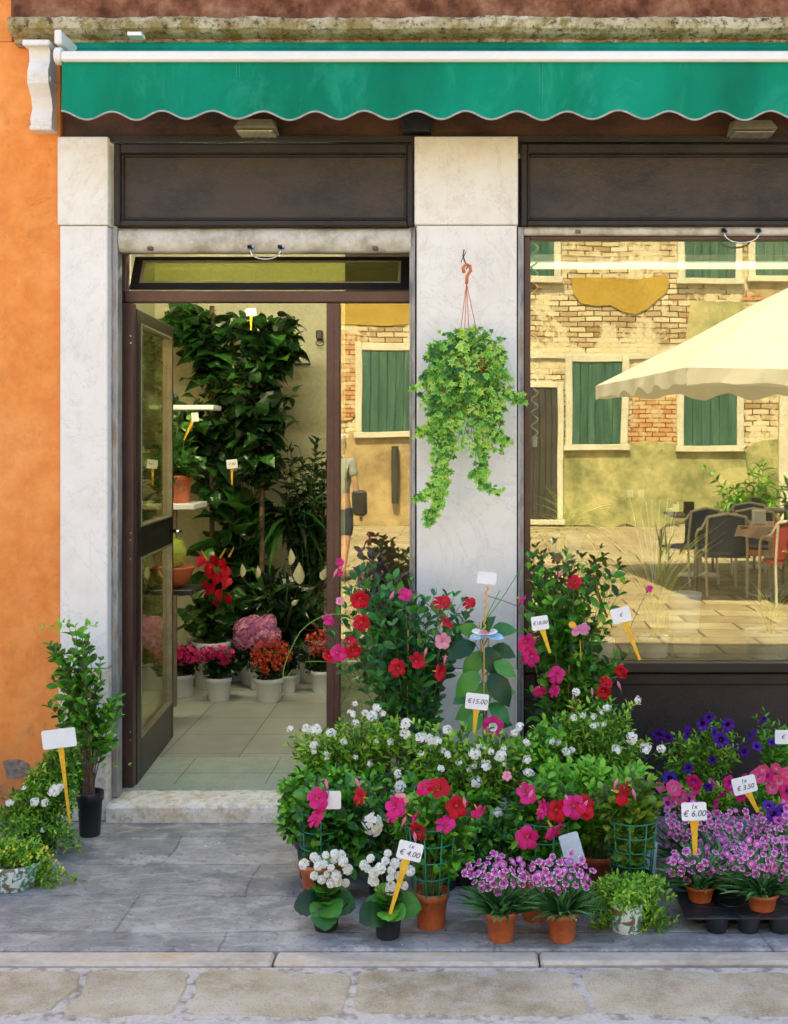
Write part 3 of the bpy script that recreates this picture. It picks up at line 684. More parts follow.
# interior walls and ceiling
YB = 8.35
bx('back_wall', M['int_wall'], B, -2.3, X(345, YB), YB, YB + .1, .088, 3.1); bx('back_wall', M['int_dim'], B, X(345, YB) + .001, 4.5, YB, YB + .1, .088, 3.1)  # right part of the wall gets the darkened colour to look unlit
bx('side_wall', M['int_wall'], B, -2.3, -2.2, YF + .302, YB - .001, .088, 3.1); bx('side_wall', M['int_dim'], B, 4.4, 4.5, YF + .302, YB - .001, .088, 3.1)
bx('shop_ceiling', M['ceil'], B, -2.3, 4.5, YF + .302, YB - .001, 3.1 , 3.16)
# display window
YW = 5.26
def wx(px): return X(px, YW)
def wz(py): return Z(py, YW)
wa, wb = wx(524), xr0 - .002
mb = MB(); mb.box(wa, wx(530.5), YW, YW + .05, wz(661), wz(236), bev=.003); mb.box(wb - .03, wb, YW, YW + .05, wz(661), wz(236), bev=.003); mb.box(wx(530.6), wb - .031, YW, YW + .05, wz(240), wz(236), bev=.002); mb.box(wx(526.5), wx(528), YW - .003, YW, wz(661), wz(237))
dw = mb.build('display_window', M['frame'], B)
bx('pane', M['glass'], dw, wx(530.5) - .002, wb - .03, YW + .022, YW + .03, wz(661), wz(240))
bx('window_sill', M['frame_d'], dw, wa, wb, YW - .045, YW + .05, wz(671), wz(661.5), bev=.004)
pn = MB(); pn.box(wa, wb, YW + .01, YW + .06, .0, wz(671.5)); 
pn.box(wa, wa + .05, YW - .012, YW + .009, .0, wz(673), bev=.004); pn.box(wa + .0505, wb, YW - .012, YW + .009, wz(684), wz(673), bev=.004); pn.box(wa + .0505, wb, YW - .012, YW + .009, .0, .09, bev=.004)
pn.build('lower_panel', M['low_panel'], B)
bx('display_shelf', M['int_dim'], B, xc1 + .05, 3.2, YW + .1, YW + .6, .62, .66, bev=.004)

# ------------------------------------------------------------ the awning
A = thing('awning', (0, 5.0, 3.0), 'green scalloped awning with white front bar, rolled in over the shop front', 'awning')
XA0, XA1, YA = X(62, 4.9), 2.6, 4.9
zb1, zb0 = Z(52, YA), Z(62.5, YA)
mb = MB(); mb.box(XA0 + .0, XA1, YA - .02, YA + .03, zb0, zb1, bev=.008); mb.build('front_bar', M['white_alu'], A)
# cloth from the roller down to the bar
rows = [[(xx, YA + .012 + t * .22, zb1 - .004 + t * .105 - .012 * math.sin(t * 3.14)) for xx in np.linspace(XA0 + .003 - .075 * t, XA1, 50)] for t in np.linspace(0, 1, 6)]
mb = MB(); mb.grid(rows); r2 = [[(a_, b_, c_ - .002) for a_, b_, c_ in r] for r in rows]; mb.grid(r2); mb.build('cloth', M['awning'], A, smooth=True)
mb = MB(); cc = [(xx, 5.12, 3.32) for xx in (XA0 - .07, XA1)]; mb.tube(cc, .03, 14); mb.build('roller', M['awning'], A)
# valance: a hanging cloth with scalloped hem and wrinkles
def scal(xx):
    u = ((xx - X(61.5, YA)) / (50.6 / F * YA)); u -= math.floor(u); return (.5 - .5 * math.cos(2 * math.pi * u))
def vrow(v, off):
    out = []
    for xx in np.linspace(XA0, XA1, 900):
        zt_ = zb0 + .002; zl = Z(111.5, YA) - .036 * scal(xx)
        z = zt_ + (zl - zt_) * v
        y = YA + off + .006 * v * math.sin(xx * 7.3) + .003 * v * math.sin(xx * 41 + 2 * math.sin(xx * 3)) + .004 * math.sin(v * 4 + xx * 11) * v + .004 * v * math.sin(xx * 17 + 1) + .012 * v * (.5 - scal(xx)) * .5 - .01 * v
        out.append((xx, y, z))
    return out
mb = MB(); vr = np.linspace(0, 1, 9); mb.grid([vrow(v, 0) for v in vr]); mb.grid([vrow(v, .0025) for v in vr[::-1]]); mb.build('valance', M['awning'], A, smooth=True)
mb = MB(); mb.tube(np.array(vrow(1, .001))[::3], .0042, 6); mb.build('hem_braid', M['trim'], A, smooth=True)
mb = MB()
for px in (238, 541):
    for d in (-.006, .006): mb.box(X(px, YA) + d - .0008, X(px, YA) + d + .0008, YA - .006, YA - .003, Z(111, YA), zb0)
mb.build('seam', surf('green_thread', (.01, .36, .25), (.02, .4, .3)), A)
mb = MB(); mb.lathe([(0, 0), (.036, 0), (.04, .006), (.04, .03), (.03, .036), (0, .037)], (0, 0, 0), 18); me = mb.mesh('end_cap', M['white_alu'], smooth=True)
put(me, 'end_cap', A, (XA0 - .002, YA + .02, (zb0 + zb1) / 2 + .01), (-1, 0, 0), .9)
mb = MB(); mb.box(XA0 - .03, XA0 + .0, YA - .01, YA + .24, 3.27, 3.33, bev=.006); mb.build('bracket', M['white_alu'], A)
mb = MB(); mb.box(X(130, 5.0), X(144, 5.0), 4.96, 5.02, Z(38.5, 5.0), Z(35, 5.0)); mb.build('clip', M['white_alu'], A)
# flood lamps fixed under the beam
for (pa, pb, py0, py1, mat, lab) in ((235, 276, 119, 131, 'lamp_glass', 'small cream floodlight under the awning above the shop door'), (731, 776, 120, 132, 'lamp_body', 'small grey floodlight under the awning above the display window')):
    Yl = 5.12; o = thing('floodlight', at((pa + pb) / 2, py1, Yl), lab, 'lamp', 'lamps under the awning'); x0, x1 = X(pa, Yl), X(pb, Yl); z0, z1 = Z(py1, Yl), Z(py0, Yl)
    mb = MB(); V = [(x0, Yl - .03, z0 + .01), (x1, Yl - .03, z0 + .01), (x1, Yl + .1, z0 - .0), (x0, Yl + .1, z0), (x0 + .02, Yl - .0, z1), (x1 - .02, Yl, z1), (x1 - .02, Yl + .11, z1 + .02), (x0 + .02, Yl + .11, z1 + .02)]
    mb.add(V, [(3, 2, 1, 0), (4, 5, 6, 7), (0, 1, 5, 4), (1, 2, 6, 5), (2, 3, 7, 6), (3, 0, 4, 7)]); mb.build('housing', M['lamp_body'], o)
    mb = MB(); mb.box(x0 + .012, x1 - .012, Yl - .02, Yl + .085, z0 - .006, z0 - .001)
    for k in range(6): xx = x0 + .02 + k * (x1 - x0 - .04) / 5; mb.box(xx - .001, xx + .001, Yl - .02, Yl + .085, z0 - .009, z0 - .0065)
    mb.build('lens', M[mat], o)


# ------------------------------------------------------------ flowers (meshes shared by many)
def trumpet(name, mat, n=5, lobes=True):
    mb = MB()
    for k in range(n):
        t0 = 2 * math.pi * k / n; rows = []
        for (r, hw, z) in ((.10, .62, -.42), (.28, .66, -.12), (.6, .74, .03), (.86, .66, .03), (1.0, .40, -.08)):
            rr = []
            for j, q in enumerate((-1, -.4, .4, 1)):
                ang = t0 + q * hw * .9 + .12 * r; rad = r * (1 - .06 * abs(q) + (.03 if j % 2 else -.02)); rr.append((rad * math.cos(ang), rad * math.sin(ang), z + .13 * q * r + .04 * math.sin(3 * t0 + 5 * q) * r))
            rows.append(rr)
        mb.grid(rows, 0, random.random())
    mb.lathe([(.05, -1.1), (.09, -.8), (.12, -.43)], n=8, m=1); mb.lathe([(.07, -.36), (.03, -.30), (0, -.29)], n=6, m=1)
    return mb.mesh(name, [mat, M['throat']], smooth=True)
FM = {'red': trumpet('flower', M['red']), 'pink': trumpet('flower', M['pink']), 'lpink': trumpet('flower', M['lpink'])}
def petunia(name, mat, eye):
    mb = MB(); rows = []
    for (r, z) in ((.08, -.7), (.16, -.35), (.4, -.08), (.75, .04), (1.0, .0)):
        rows.append([(r * (1 + .07 * (r > .5) * math.cos(5 * t)) * math.cos(t), r * (1 + .07 * (r > .5) * math.cos(5 * t)) * math.sin(t), z + .07 * (r > .7) * math.sin(10 * t + 1)) for t in np.linspace(0, 2 * math.pi, 20, endpoint=False)])
    rows = [[(x * (1 + .05 * math.sin(3 * i_ + r_i)), y * (1 + .05 * math.cos(2 * i_)), z + (.09 * math.sin(i_ * 1.9) if r_i > 2 else 0)) for i_, (x, y, z) in enumerate(rw)] for r_i, rw in enumerate(rows)]
    mb.grid(rows[:3], 1, .5, True); mb.grid(rows[2:], 0, .5, True); return mb.mesh(name, [mat, eye], smooth=True)
FM['violet'] = petunia('flower', M['violet'], M['violet_d']); FM['mag'] = petunia('flower', M['pink'], M['dk_pink']); FM['mmag'] = petunia('flower', M['md_pink'], M['dk_pink'])
FM['salmon'] = petunia('flower', petal('petal_salmon', (.72, .03, .16), (.88, .12, .32)), M['lpink'])
def dianthus():
    mb = MB()
    for k in range(5):
        t0 = 2 * math.pi * k / 5 + .1; rings = []
        for (r, hw, z) in ((.06, .4, -.1), (.36, .56, .02), (.84, .52, .10), (1.0, .46, .0)):
            rings.append([((r + (.07 if (j % 2 and r > .9) else 0)) * math.cos(t0 + q * hw), (r + (.07 if (j % 2 and r > .9) else 0)) * math.sin(t0 + q * hw), z + .04 * q) for j, q in enumerate((-1, -.5, 0, .5, 1))])
        for i, m in ((0, 0), (1, 1), (2, 2)): mb.grid(rings[i:i + 2], m, random.random())
    mb.lathe([(.08, -.9), (.16, -.5), (.12, -.08)], n=6, m=3); return mb.mesh('flower', [M['dk_pink'], M['md_pink'], M['pl_pink'], M['stem']])
FM['dia'] = dianthus()
def dia2():
    mb = MB()
    for k in range(5):
        t0 = 2 * math.pi * k / 5 + .1; rings = []
        for (r, hw, z) in ((.06, .4, -.1), (.4, .62, .04), (.85, .60, .1), (1.0, .56, .04)): rings.append([(r * math.cos(t0 + q * hw), r * math.sin(t0 + q * hw), z + .04 * q) for q in (-1, 0, 1)])
        for i, m in ((0, 0), (1, 1), (2, 1)): mb.grid(rings[i:i + 2], m, random.random())
    mb.lathe([(.08, -.9), (.16, -.5), (.12, -.08)], n=6, m=3); return mb.mesh('flower', [M['pl_pink'], M['md_pink'], M['pl_pink'], M['stem']])
FM['dia2'] = dia2()
def hemi(n, flat=.6):
    out = []
    for k in range(n):
        t = k * 2.39996; c = 1 - (k + .5) / n; r = math.sqrt(max(0, 1 - c * c)); v = np.array((r * math.cos(t), r * math.sin(t), c)) ; out.append(v)
    return np.array(out)
def cluster(name, mat, nfl, rf, np_=5, flat=.7, layers=1, stem=True, jit=.06, eye=None):
    """unit-radius head of many florets facing outwards"""
    mb = MB(); H_ = hemi(nfl)
    for v in H_:
        p = v * np.array((1, 1, flat)) + RNG.normal(0, jit, 3); nrm = norm(v + RNG.normal(0, .25, 3)); ref = np.array((0, 0, 1.)) if abs(nrm[2]) < .9 else np.array((1., 0, 0)); u = norm(np.cross(nrm, ref)); w_ = np.cross(nrm, u)
        for ly in range(layers):
            ph = random.uniform(0, 6); s_ = rf * (1 - .28 * ly); D = []
            for k in range(np_):
                a = ph + 2 * math.pi * k / np_; D.append(math.cos(a) * u + math.sin(a) * w_ + nrm * (.15 + .5 * ly))
            mb.inst(PET, np.tile(p + nrm * .03 * ly, (np_, 1)), D, np.tile(nrm, (np_, 1)), s_, a=RNG.random() * np.ones(np_))
        if eye is not None: mb.inst(PET, [p + nrm * rf * .15], [u], [nrm], rf * .3, m=[1])
        if stem: mb.tube([np.array((0, 0, -.9)), p * .5 + np.array((0, 0, -.3)), p * .96], .02, 3, 2, cap=False)
    return mb.mesh(name, [mat, eye or mat, M['stem']])
FM['wc'] = cluster('flower_cluster', M['white'], 10, .52, 5, .7, eye=M['throat']); FM['wc2'] = cluster('flower_cluster', M['white'], 15, .46, 5, .8, eye=M['throat'])
FM['ros'] = cluster('flower_cluster', M['white'], 1, .9, 7, .3, 3, jit=0)
def ros_ball():
    mb = MB()
    for v in hemi(8):
        nrm = v; ref = np.array((0, 0, 1.)) if abs(nrm[2]) < .9 else np.array((1., 0, 0)); u = norm(np.cross(nrm, ref)); w_ = np.cross(nrm, u)
        D = []; Pp = []
        for k in range(5): a = 2 * math.pi * k / 5; D.append(math.cos(a) * u + math.sin(a) * w_ + nrm * .3); Pp.append(nrm * .45)
        mb.inst(PET, Pp, D, np.tile(nrm, (5, 1)), .68)
    mb.lathe([(0.03, -1.4), (.06, -.6), (.2, -.1), (0, .0)], n=5, m=1)
    return mb.mesh('flower', [M['white'], M['stem']])
FM['ball'] = ros_ball()
FM['hyd'] = cluster('flower_head', M['hyd'], 70, .2, 4, .85, jit=.03); FM['kal'] = cluster('flower_cluster', M['ored'], 16, .3, 4, .6, eye=M['throat'])
FM['cyc'] = cluster('flower_head', M['pink'], 12, .45, 5, .6, jit=.1)

_b = MB(); _b.lathe([(.05, -.6), (.13, -.2), (.2, .15), (.15, .45), (.0, .8)], n=7, m=0); _b.lathe([(.03, -1.3), (.06, -.6)], n=5, m=1); BUD = _b.mesh('bud', [M['lpink'], M['stem']], smooth=True)

# ------------------------------------------------------------ pots, signs, cages
def pot(root, c, rt, h, mat, rb=None, rim=True, name='pot', n=28):
    rb = rb or rt * .74; x, y, z = c; mb = MB(); th = rt * .05
    pr = [(rb * .96, 0), (rb, .003), (rb + (rt * .93 - rb) * .83, h * .80)]
    pr += [(rt, h * .81), (rt, h * .985), (rt - th * .5, h), (rt - th * 1.6, h), (rt - th * 2, h * .88)] if rim else [(rt * .97, h * .985), (rt * .95, h), (rt * .90, h), (rt * .88, h * .88)]
    mb.lathe(pr, (x, y, z), n); p = mb.build(name, mat, root, smooth=True)
    for f in p.data.polygons:
        if len(f.vertices) > 4: f.use_smooth = False
    so_ = MB(); so_.lathe([(rt * .9, h * .86), (rt * .5, h * .885), (0, h * .89)], (x, y, z), 16); so_.build('soil', M['soil'], p); return np.array((x, y, z + h * .88))
def gpot(px, py, wpx, hpx, z0=0.0):
    Yg = gY(py - 1, z0) + wpx * .36 / F * gY(py, z0); return np.array((X(px, Yg), Yg, z0)), wpx / F * Yg / 2, hpx / F * Yg * .97
SIGN_N = [0]
def price_sign(px, py, wp, hp, tilt, Yq, ex, ey, lines, label, sizes=None, stake=True, yaw=0.0, mat='card', group='price signs among the flowers', swp=4.5):
    c = at(px, py, Yq); w_, h_ = wp / F * Yq / 2, hp / F * Yq / 2
    root = thing('price_sign', at(ex, ey, Yq) if stake else c, label, 'price sign', group)
    rot = Matrix.Rotation(tilt, 3, 'Y') @ Matrix.Rotation(yaw, 3, 'Z')
    mb = MB(); V = []
    r = min(w_, h_) * .22; out = []
    for (cx, cy, a0) in ((w_ - r, h_ - r, 0), (-w_ + r, h_ - r, 90), (-w_ + r, -h_ + r, 180), (w_ - r, -h_ + r, 270)):
        for k in range(4): a = R(a0 + k * 30); out.append((cx + r * math.cos(a), cy + r * math.sin(a)))
    n = len(out)
    for dy in (-.0012, .0012):
        for (a, b) in out: V.append(np.array(rot @ Vector((a, dy, b))) + c)
    mb.add(V, [tuple(range(n)), tuple(range(2 * n - 1, n - 1, -1))] + [(i, i + n, (i + 1) % n + n, (i + 1) % n) for i in range(n)]); mb.build('card', M[mat], root)
    if stake:
        top = at(px + (ex - px) * .12, py + hp * .2, Yq + .004); bot = at(ex, ey, Yq + .004); d = norm(bot - top); sd_ = norm(np.cross(d, (0, 1, 0)))
        ws = swp / F * Yq; mb = MB(); V = []
        for dy in (-.0016, .0016):
            for (p, q) in ((top, ws * .95), (top + (bot - top) * .35, ws * .55), (bot, ws * .32)):
                V += [p + sd_ * q + (0, dy, 0), p - sd_ * q + (0, dy, 0)]
        mb.add(V, [(0, 1, 3, 2), (2, 3, 5, 4), (7, 6, 8, 9), (9, 8, 10, 11), (0, 2, 8, 6), (2, 4, 10, 8), (3, 1, 7, 9), (5, 3, 9, 11), (1, 0, 6, 7), (4, 5, 11, 10)]); mb.build('stake', M['stake'], root)
    e = (rot.to_4x4() @ Matrix.Rotation(R(90), 4, 'X')).to_euler()
    for k, (s_, dz, sz) in enumerate(lines):
        off = rot @ Vector((0, -.0016, dz * h_)); text(s_, sz * h_ * 1.75, M['ink'], root, c + np.array(off), e)
    return root
def cage(root, c, rt, rb, z0, z1, half=False, nv=7, nh=4):
    mb = MB(); z0 += c[2]; z1 += c[2]
    for k in range(nv):
        a = (2 * math.pi * k / nv + .3) if not half else math.pi + math.pi * k / (nv - 1)
        mb.tube([(c[0] + rb * math.cos(a), c[1] + rb * math.sin(a), z0), (c[0] + rt * math.cos(a), c[1] + rt * math.sin(a), z1)], .0027, 6)
    for k in range(nh):
        t = .12 + .88 * k / (nh - 1); r = rb + (rt - rb) * t; z = z0 + (z1 - z0) * t
        mb.tube([(c[0] + r * math.cos(a), c[1] + r * math.sin(a), z) for a in np.linspace(math.pi if half else 0, 2 * math.pi, 21)], .0025, 6)
    mb.build('wire_cage', M['cage'], root, smooth=True)
def cam_face(j=.35): return norm(np.array((0, -1, .25)) + RNG.normal(0, j, 3))
def flowers(root, lst, Yq, size=.036, j=.5, dy=.0, name='flower'):
    for _ in range(max(2, len(lst) // 3)):
        q = random.choice(lst); put(BUD, 'bud', root, at(q[0] + random.uniform(-16, 16), q[1] + random.uniform(-16, 10), Yq + dy), norm(np.array((random.uniform(-.6, .6), -.3, 1))), size * .9)
    for it in lst:
        px, py, k = it[:3]; s_ = it[3] if len(it) > 3 else 1
        put(FM[k], name, root, at(px, py, Yq + dy + random.uniform(-.01, .01)), cam_face(j), size * s_ * random.uniform(.8, 1.08))
def twig(st, a, b, m=0, r=.0015, bow=.03, n=8):
    a = np.asarray(a); b = np.asarray(b); mid = (a + b) / 2 + np.array((0, -.01, bow)); C = bez(a, mid, b, n); st.tube(C, np.linspace(r * 1.3, r, n), 4, m, cap=False); return C

CAT_P = 'potted plant'
# ---- mandevilla type: vines to given blobs, oval glossy leaves, trumpet flowers at given pixels
def mandevilla(label, pc, rt, h, potmat, ells, fl, nb, nl, size=.052, leaf='leaf_b', Yf=None, cg=None, canes=0, t0=.4, name='mandevilla', ma=None, group='flowering climbers in pots', thr=.0, flower_size=.036):
    root = thing(name, pc, label, CAT_P, group); top = pot(root, pc, rt, h, M[potmat])
    lf, st = MB(), MB(); bush(lf, st, top, ells, pc[1], nb, nl, OVAL, size, t0=t0, br=rt * .5, ma=ma)
    if canes:
        cn = MB()
        for k in range(3):
            a = 2.1 * k; cn.tube([top + (rt * .5 * math.cos(a), rt * .5 * math.sin(a), -.02), top + (rt * .35 * math.cos(a), rt * .35 * math.sin(a), canes)], .003, 5)
        cn.build('cane', M['cane'], root)
    Yq = Yf if Yf is not None else pc[1] - .12
    flw = MB()
    for it in fl:
        p = at(it[0], it[1], Yq + .03); twig(st, top * .25 + p * .75 + np.array((0, .05, .03)), p, r=.0012)
    flowers(root, fl, Yq, flower_size)
    st.build('stems', M['stem'], root); lf.build('foliage', M[leaf], root)
    if cg: cage(root, top, *cg)
    return root, top

# A: the tall mandevilla in front of the side pane
pc = np.array((X(412, 4.86), 4.86, 0))
mandevilla('tallest climber with red and magenta trumpet flowers, in front of the narrow glass pane', pc, .085, .15, 'black',
    [(365, 590, 26, 30, .08), (352, 630, 28, 40, .10), (405, 620, 42, 46, .12), (440, 625, 30, 42, .10), (412, 680, 30, 40, .08), (420, 720, 24, 26, .07), (385, 650, 40, 35, .1), (455, 612, 18, 20, .06)],
    [(360, 600, 'red', 1.15), (361.5, 623, 'red', 1.1), (328, 619, 'pink', 1), (339, 653, 'pink', 1.1), (350, 640, 'red', 1), (354, 651, 'red', 1), (330, 655, 'red'), (405, 594, 'pink', .9), (441, 602, 'red', 1.1), (446, 621, 'red', 1), (443, 641, 'lpink', 1.2), (418, 660, 'red', 1), (397, 668, 'red', 1), (441, 672, 'red', 1), (340, 562, 'pink', .6), (340, 573, 'pink', .55), (340, 601, 'lpink', .6), (469, 603, 'red', 1)],
    74, 8, .054, 'leaf_b', Yf=4.70, canes=.75)
# dark red leaved shoots behind it
pc = np.array((X(385, 5.02), 5.02, 0)); root = thing('dark_leaved_shrub', pc, 'slender shrub with dark reddish leaves rising beside the grey steel rail of the door', CAT_P); top = pot(root, pc, .07, .13, M['black'])
lf, st = MB(), MB(); bush(lf, st, top, [(376, 560, 18, 22, .04), (388, 590, 22, 30, .05), (398, 600, 10, 26, .04)], 5.02, 14, 9, OVAL, .05, t0=.62, rs=.003); st.build('stems', M['wood_stem'], root); lf.build('foliage', M['leaf_red'], root)
# long curling tendril to the left
root = [o for o in bpy.data.objects if o.name == 'mandevilla'][0]
st = MB(); ps = [at(352, 616, 4.7), at(322, 608, 4.68), at(300, 632, 4.68), at(283, 662, 4.68), at(283, 676, 4.68), at(288, 679, 4.68), at(292, 670, 4.68), at(287, 666, 4.69)]
C = np.concatenate([bez(ps[i], ps[i + 1] * 1.0, ps[i + 2], 8) for i in (0, 2, 4)]); st.tube(C, .0018, 4, cap=False)
st.tube(bez(at(342, 664, 4.7), at(320, 660, 4.7), at(305, 662, 4.69), 8), .0015, 4, cap=False); st.build('tendril', M['leaf_y'], root)

# C: tall mandevilla against the display window
pc = np.array((X(572, 4.96), 4.96, 0))
mandevilla('tall climber with scattered red flowers in front of the display window', pc, .085, .15, 'black',
    [(540, 568, 20, 16, .05), (625, 575, 24, 10, .04), (562, 580, 26, 28, .08), (600, 572, 36, 14, .06), (565, 615, 34, 32, .10), (575, 655, 40, 34, .10), (560, 695, 40, 28, .10), (606, 660, 30, 18, .06), (532, 640, 12, 40, .04), (585, 705, 34, 24, .08)],
    [(574, 582, 'red', 1.05), (522, 601, 'pink', .8), (649, 589, 'pink', .6), (556, 675, 'pink', 1), (554, 691, 'pink', 1), (540, 692, 'pink', .8), (606, 682, 'red', 1.05), (604, 692, 'red', .9), (621, 672, 'red', 1), (576, 707, 'red', .9), (527, 643, 'pink', 1.1), (530, 657, 'pink', 1.1), (584, 629, 'lpink', .8)],
    74, 8, .05, 'leaf', Yf=4.80, canes=.6, ma=.35)
# B: plant with large oval leaves and the toy butterfly
pc = np.array((X(487, 4.80), 4.80, 0)); root = thing('large_leaved_climber', pc, 'climber with large drooping dark oval leaves on canes, in front of the central pilaster', CAT_P); top = pot(root, pc, .075, .14, M['black'])
lf, st = MB(), MB(); cn = MB()
for k in range(3): cn.tube([top + (.03 * math.cos(2.1 * k), .03 * math.sin(2.1 * k), -.03), at(484 + 5 * (k - 1), 622, 4.80)], .0035, 5)
cn.build('cane', M['cane'], root)
P, D, U, S = [], [], [], []
for (px, py, dx, dz, s_) in ((462, 652, -1, -.35, .16), (472, 640, -.9, .25, .12), (500, 640, 1, .25, .14), (505, 655, 1, -.3, .13), (468, 680, -.7, -.75, .17), (500, 682, .55, -.8, .19), (510, 670, .9, -.5, .13), (480, 660, -.6, -.7, .16), (492, 655, .35, -.9, .17), (475, 712, -.8, -.4, .15), (498, 712, .7, -.5, .14), (485, 690, -.2, -.9, .17), (484, 640, .2, .5, .11), (462, 700, -.9, -.3, .13), (505, 700, .8, .1, .12), (480, 725, -.4, -.2, .13), (495, 728, .5, .0, .13)):
    p = at(px * .4 + 484 * .6, py - 8, 4.77 + random.uniform(-.03, .06)); P.append(p); D.append((dx, -.35, dz)); U.append(np.array((0, -1, .5)) + RNG.normal(0, .2, 3)); S.append(s_ * .85)
    st.tube([at(484, py + 6, 4.80), p], .002, 4)
lf.inst(leafT([(0, .05), (.15, .2), (.35, .29), (.6, .26), (.82, .15), (1, .01)], .2, .4), P, D, U, S); st.build('stems', M['stem'], root); lf.build('foliage', M['leaf_b'], root, smooth=True)
put(petunia('flower', M['pink'], M['white']), 'flower', root, at(493, 727, 4.60), (0, -1, .3), .042)
C = []  # twining thin runners
st = MB(); twig(st, at(470, 655, 4.78), at(500, 590, 4.8), bow=.02); twig(st, at(484, 622, 4.8), at(522, 566, 4.82), bow=-.02); twig(st, at(488, 596, 4.8), at(530, 612, 4.82), bow=.01); st.build('tendril', M['leaf'], root)
# butterfly toy on a twisted yellow rod
root = thing('butterfly_ornament', at(485, 650, 4.74), 'white and pale blue toy butterfly on a twisted yellow rod', 'ornament')
mb = MB(); t = np.linspace(0, 1, 40); base = at(484, 634, 4.74); tp = at(487, 586, 4.74)
mb.tube([base + (tp - base) * q + np.array((.004 * math.cos(q * 40), .004 * math.sin(q * 40), 0)) for q in t], .0035, 6); mb.tube([base - (0, 0, .25), base], .002, 5); mb.build('rod', M['stake'], root)
wg = MB()
for (sx, dz, ln, wd) in ((-1, .35, .062, .05), (1, .35, .058, .05)): wg.inst(BROAD, [at(485, 634, 4.735)], [(sx, -.3, dz)], [(0, -.4, 1)], np.array([[wd, ln, .03]]))
wg.build('wing', M['card'], root)
wg = MB()
for (sx, dz, ln, wd) in ((-1, -.02, .07, .05), (1, .0, .085, .05)): wg.inst(BROAD, [at(485, 636, 4.733)], [(sx, -.3, dz)], [(0, -.5, 1)], np.array([[wd, ln, .03]]))
wg.build('wing', surf('pale_blue_wing', (.25, .55, .8), (.75, .85, .9), 25, .4, .0), root)
mb = MB(); mb.tube([at(478, 633, 4.725), at(485, 631, 4.72), at(492, 636, 4.725)], [.003, .006, .002], 6); mb.build('body', M['lpink'], root)
root = thing('butterfly_ornament', at(580, 640, 4.76), 'small pink and yellow toy butterfly among the leaves of the window climber', 'ornament'); wg = MB()
for (sx, dz, ln) in ((-1, .5, .045), (1, .2, .05), (1, -.5, .04), (-.6, -.5, .04)): wg.inst(BROAD, [at(579, 629, 4.755)], [(sx, -.3, dz)], [(0, -.6, 1)], np.array([[.04, ln, .03]]))
wg.build('wing', M['lpink'], root); wg = MB(); wg.inst(BROAD, [at(576, 628, 4.75)], [(-.7, -.2, .6)], [(0, -1, 0)], np.array([[.03, .04, .02]])); wg.build('wing', M['stake'], root); mb = MB(); mb.tube([at(580, 640, 4.76), at(581, 660, 4.8)], .0015, 4); mb.build('rod', M['stake'], root)

# ---- white flowering shrubs
def wshrub(label, pc, rt, h, ells, cl, nb, nl, size=.027, leaf='leaf_small', Yf=None, cs=.0135, tmpl=SMALL, name='white_flowering_shrub', ma=None, extra=0):
    root = thing(name, pc, label, CAT_P, 'white flowering shrubs in pots'); top = pot(root, pc, rt, h, M['black'])
    lf, st = MB(), MB(); tips = bush(lf, st, top, ells, pc[1], nb, nl, tmpl, size, t0=.35, br=rt * .6, ma=ma)
    Yq = Yf if Yf is not None else pc[1] - .16
    for (px, py) in cl:
        p = at(px, py, Yq + random.uniform(-.02, .03)); put(FM[random.choice(('wc', 'wc2'))], 'flower_cluster', root, p, norm(np.array((0, -.8, .8)) + RNG.normal(0, .3, 3)), cs * random.uniform(.75, 1.45)); twig(st, top * .3 + p * .7 + (0, .05, -.01), p, r=.001)
    up = sorted(tips, key=lambda q: q[0][1])[:extra]
    for (p, d) in up: put(FM['wc'], 'flower_cluster', root, p, norm(d + np.array((0, -.5, .3))), cs * random.uniform(.5, .9))
    st.build('stems', M['stem'], root); lf.build('foliage', M[leaf], root); return root
wshrub('white flowering shrub beside the doorway, leftmost of the small-leaved bushes', np.array((X(340, 4.62), 4.62, 0)), .10, .17, [(325, 748, 38, 20, .12), (365, 735, 36, 22, .12), (395, 742, 20, 26, .1), (345, 765, 42, 16, .12)],
    [(290, 729), (307, 729), (316, 730), (331, 733), (351, 714), (365, 713), (377, 708), (356, 723), (314, 745), (355, 704), (372, 716), (383, 714)], 135, 11, size=.031, Yf=4.5, extra=8)
wshrub('white flowering shrub below the price card in front of the central pilaster', np.array((X(462, 4.5), 4.5, 0)), .11, .17, [(425, 750, 30, 30, .12), (465, 755, 36, 34, .14), (505, 758, 30, 34, .12), (450, 790, 50, 36, .12), (500, 800, 26, 40, .1)],
    [(405, 734), (420, 738), (437, 741), (447, 730), (448, 755), (441, 769), (398, 774), (400, 787), (406, 724), (491, 752), (504, 749), (520, 727), (527, 743), (527, 760), (476, 782), (529, 773), (498, 813), (461, 851), (475, 754), (430, 740), (515, 733), (501, 756), (485, 766)], 190, 10, size=.036, Yf=4.34, extra=14)
wshrub('white flowering shrub in front of the display window corner', np.array((X(588, 4.66), 4.66, 0)), .11, .17, [(560, 738, 32, 26, .12), (592, 728, 30, 32, .12), (622, 712, 18, 18, .08), (620, 745, 30, 20, .1), (550, 765, 26, 20, .1), (600, 765, 40, 20, .1)],
    [(566, 752), (552, 742), (593, 726), (576, 692), (574, 718), (616, 750), (638, 700), (648, 747), (607, 708), (661, 749), (645, 749), (572, 750), (632, 738)], 150, 11, size=.031, Yf=4.5, extra=8)
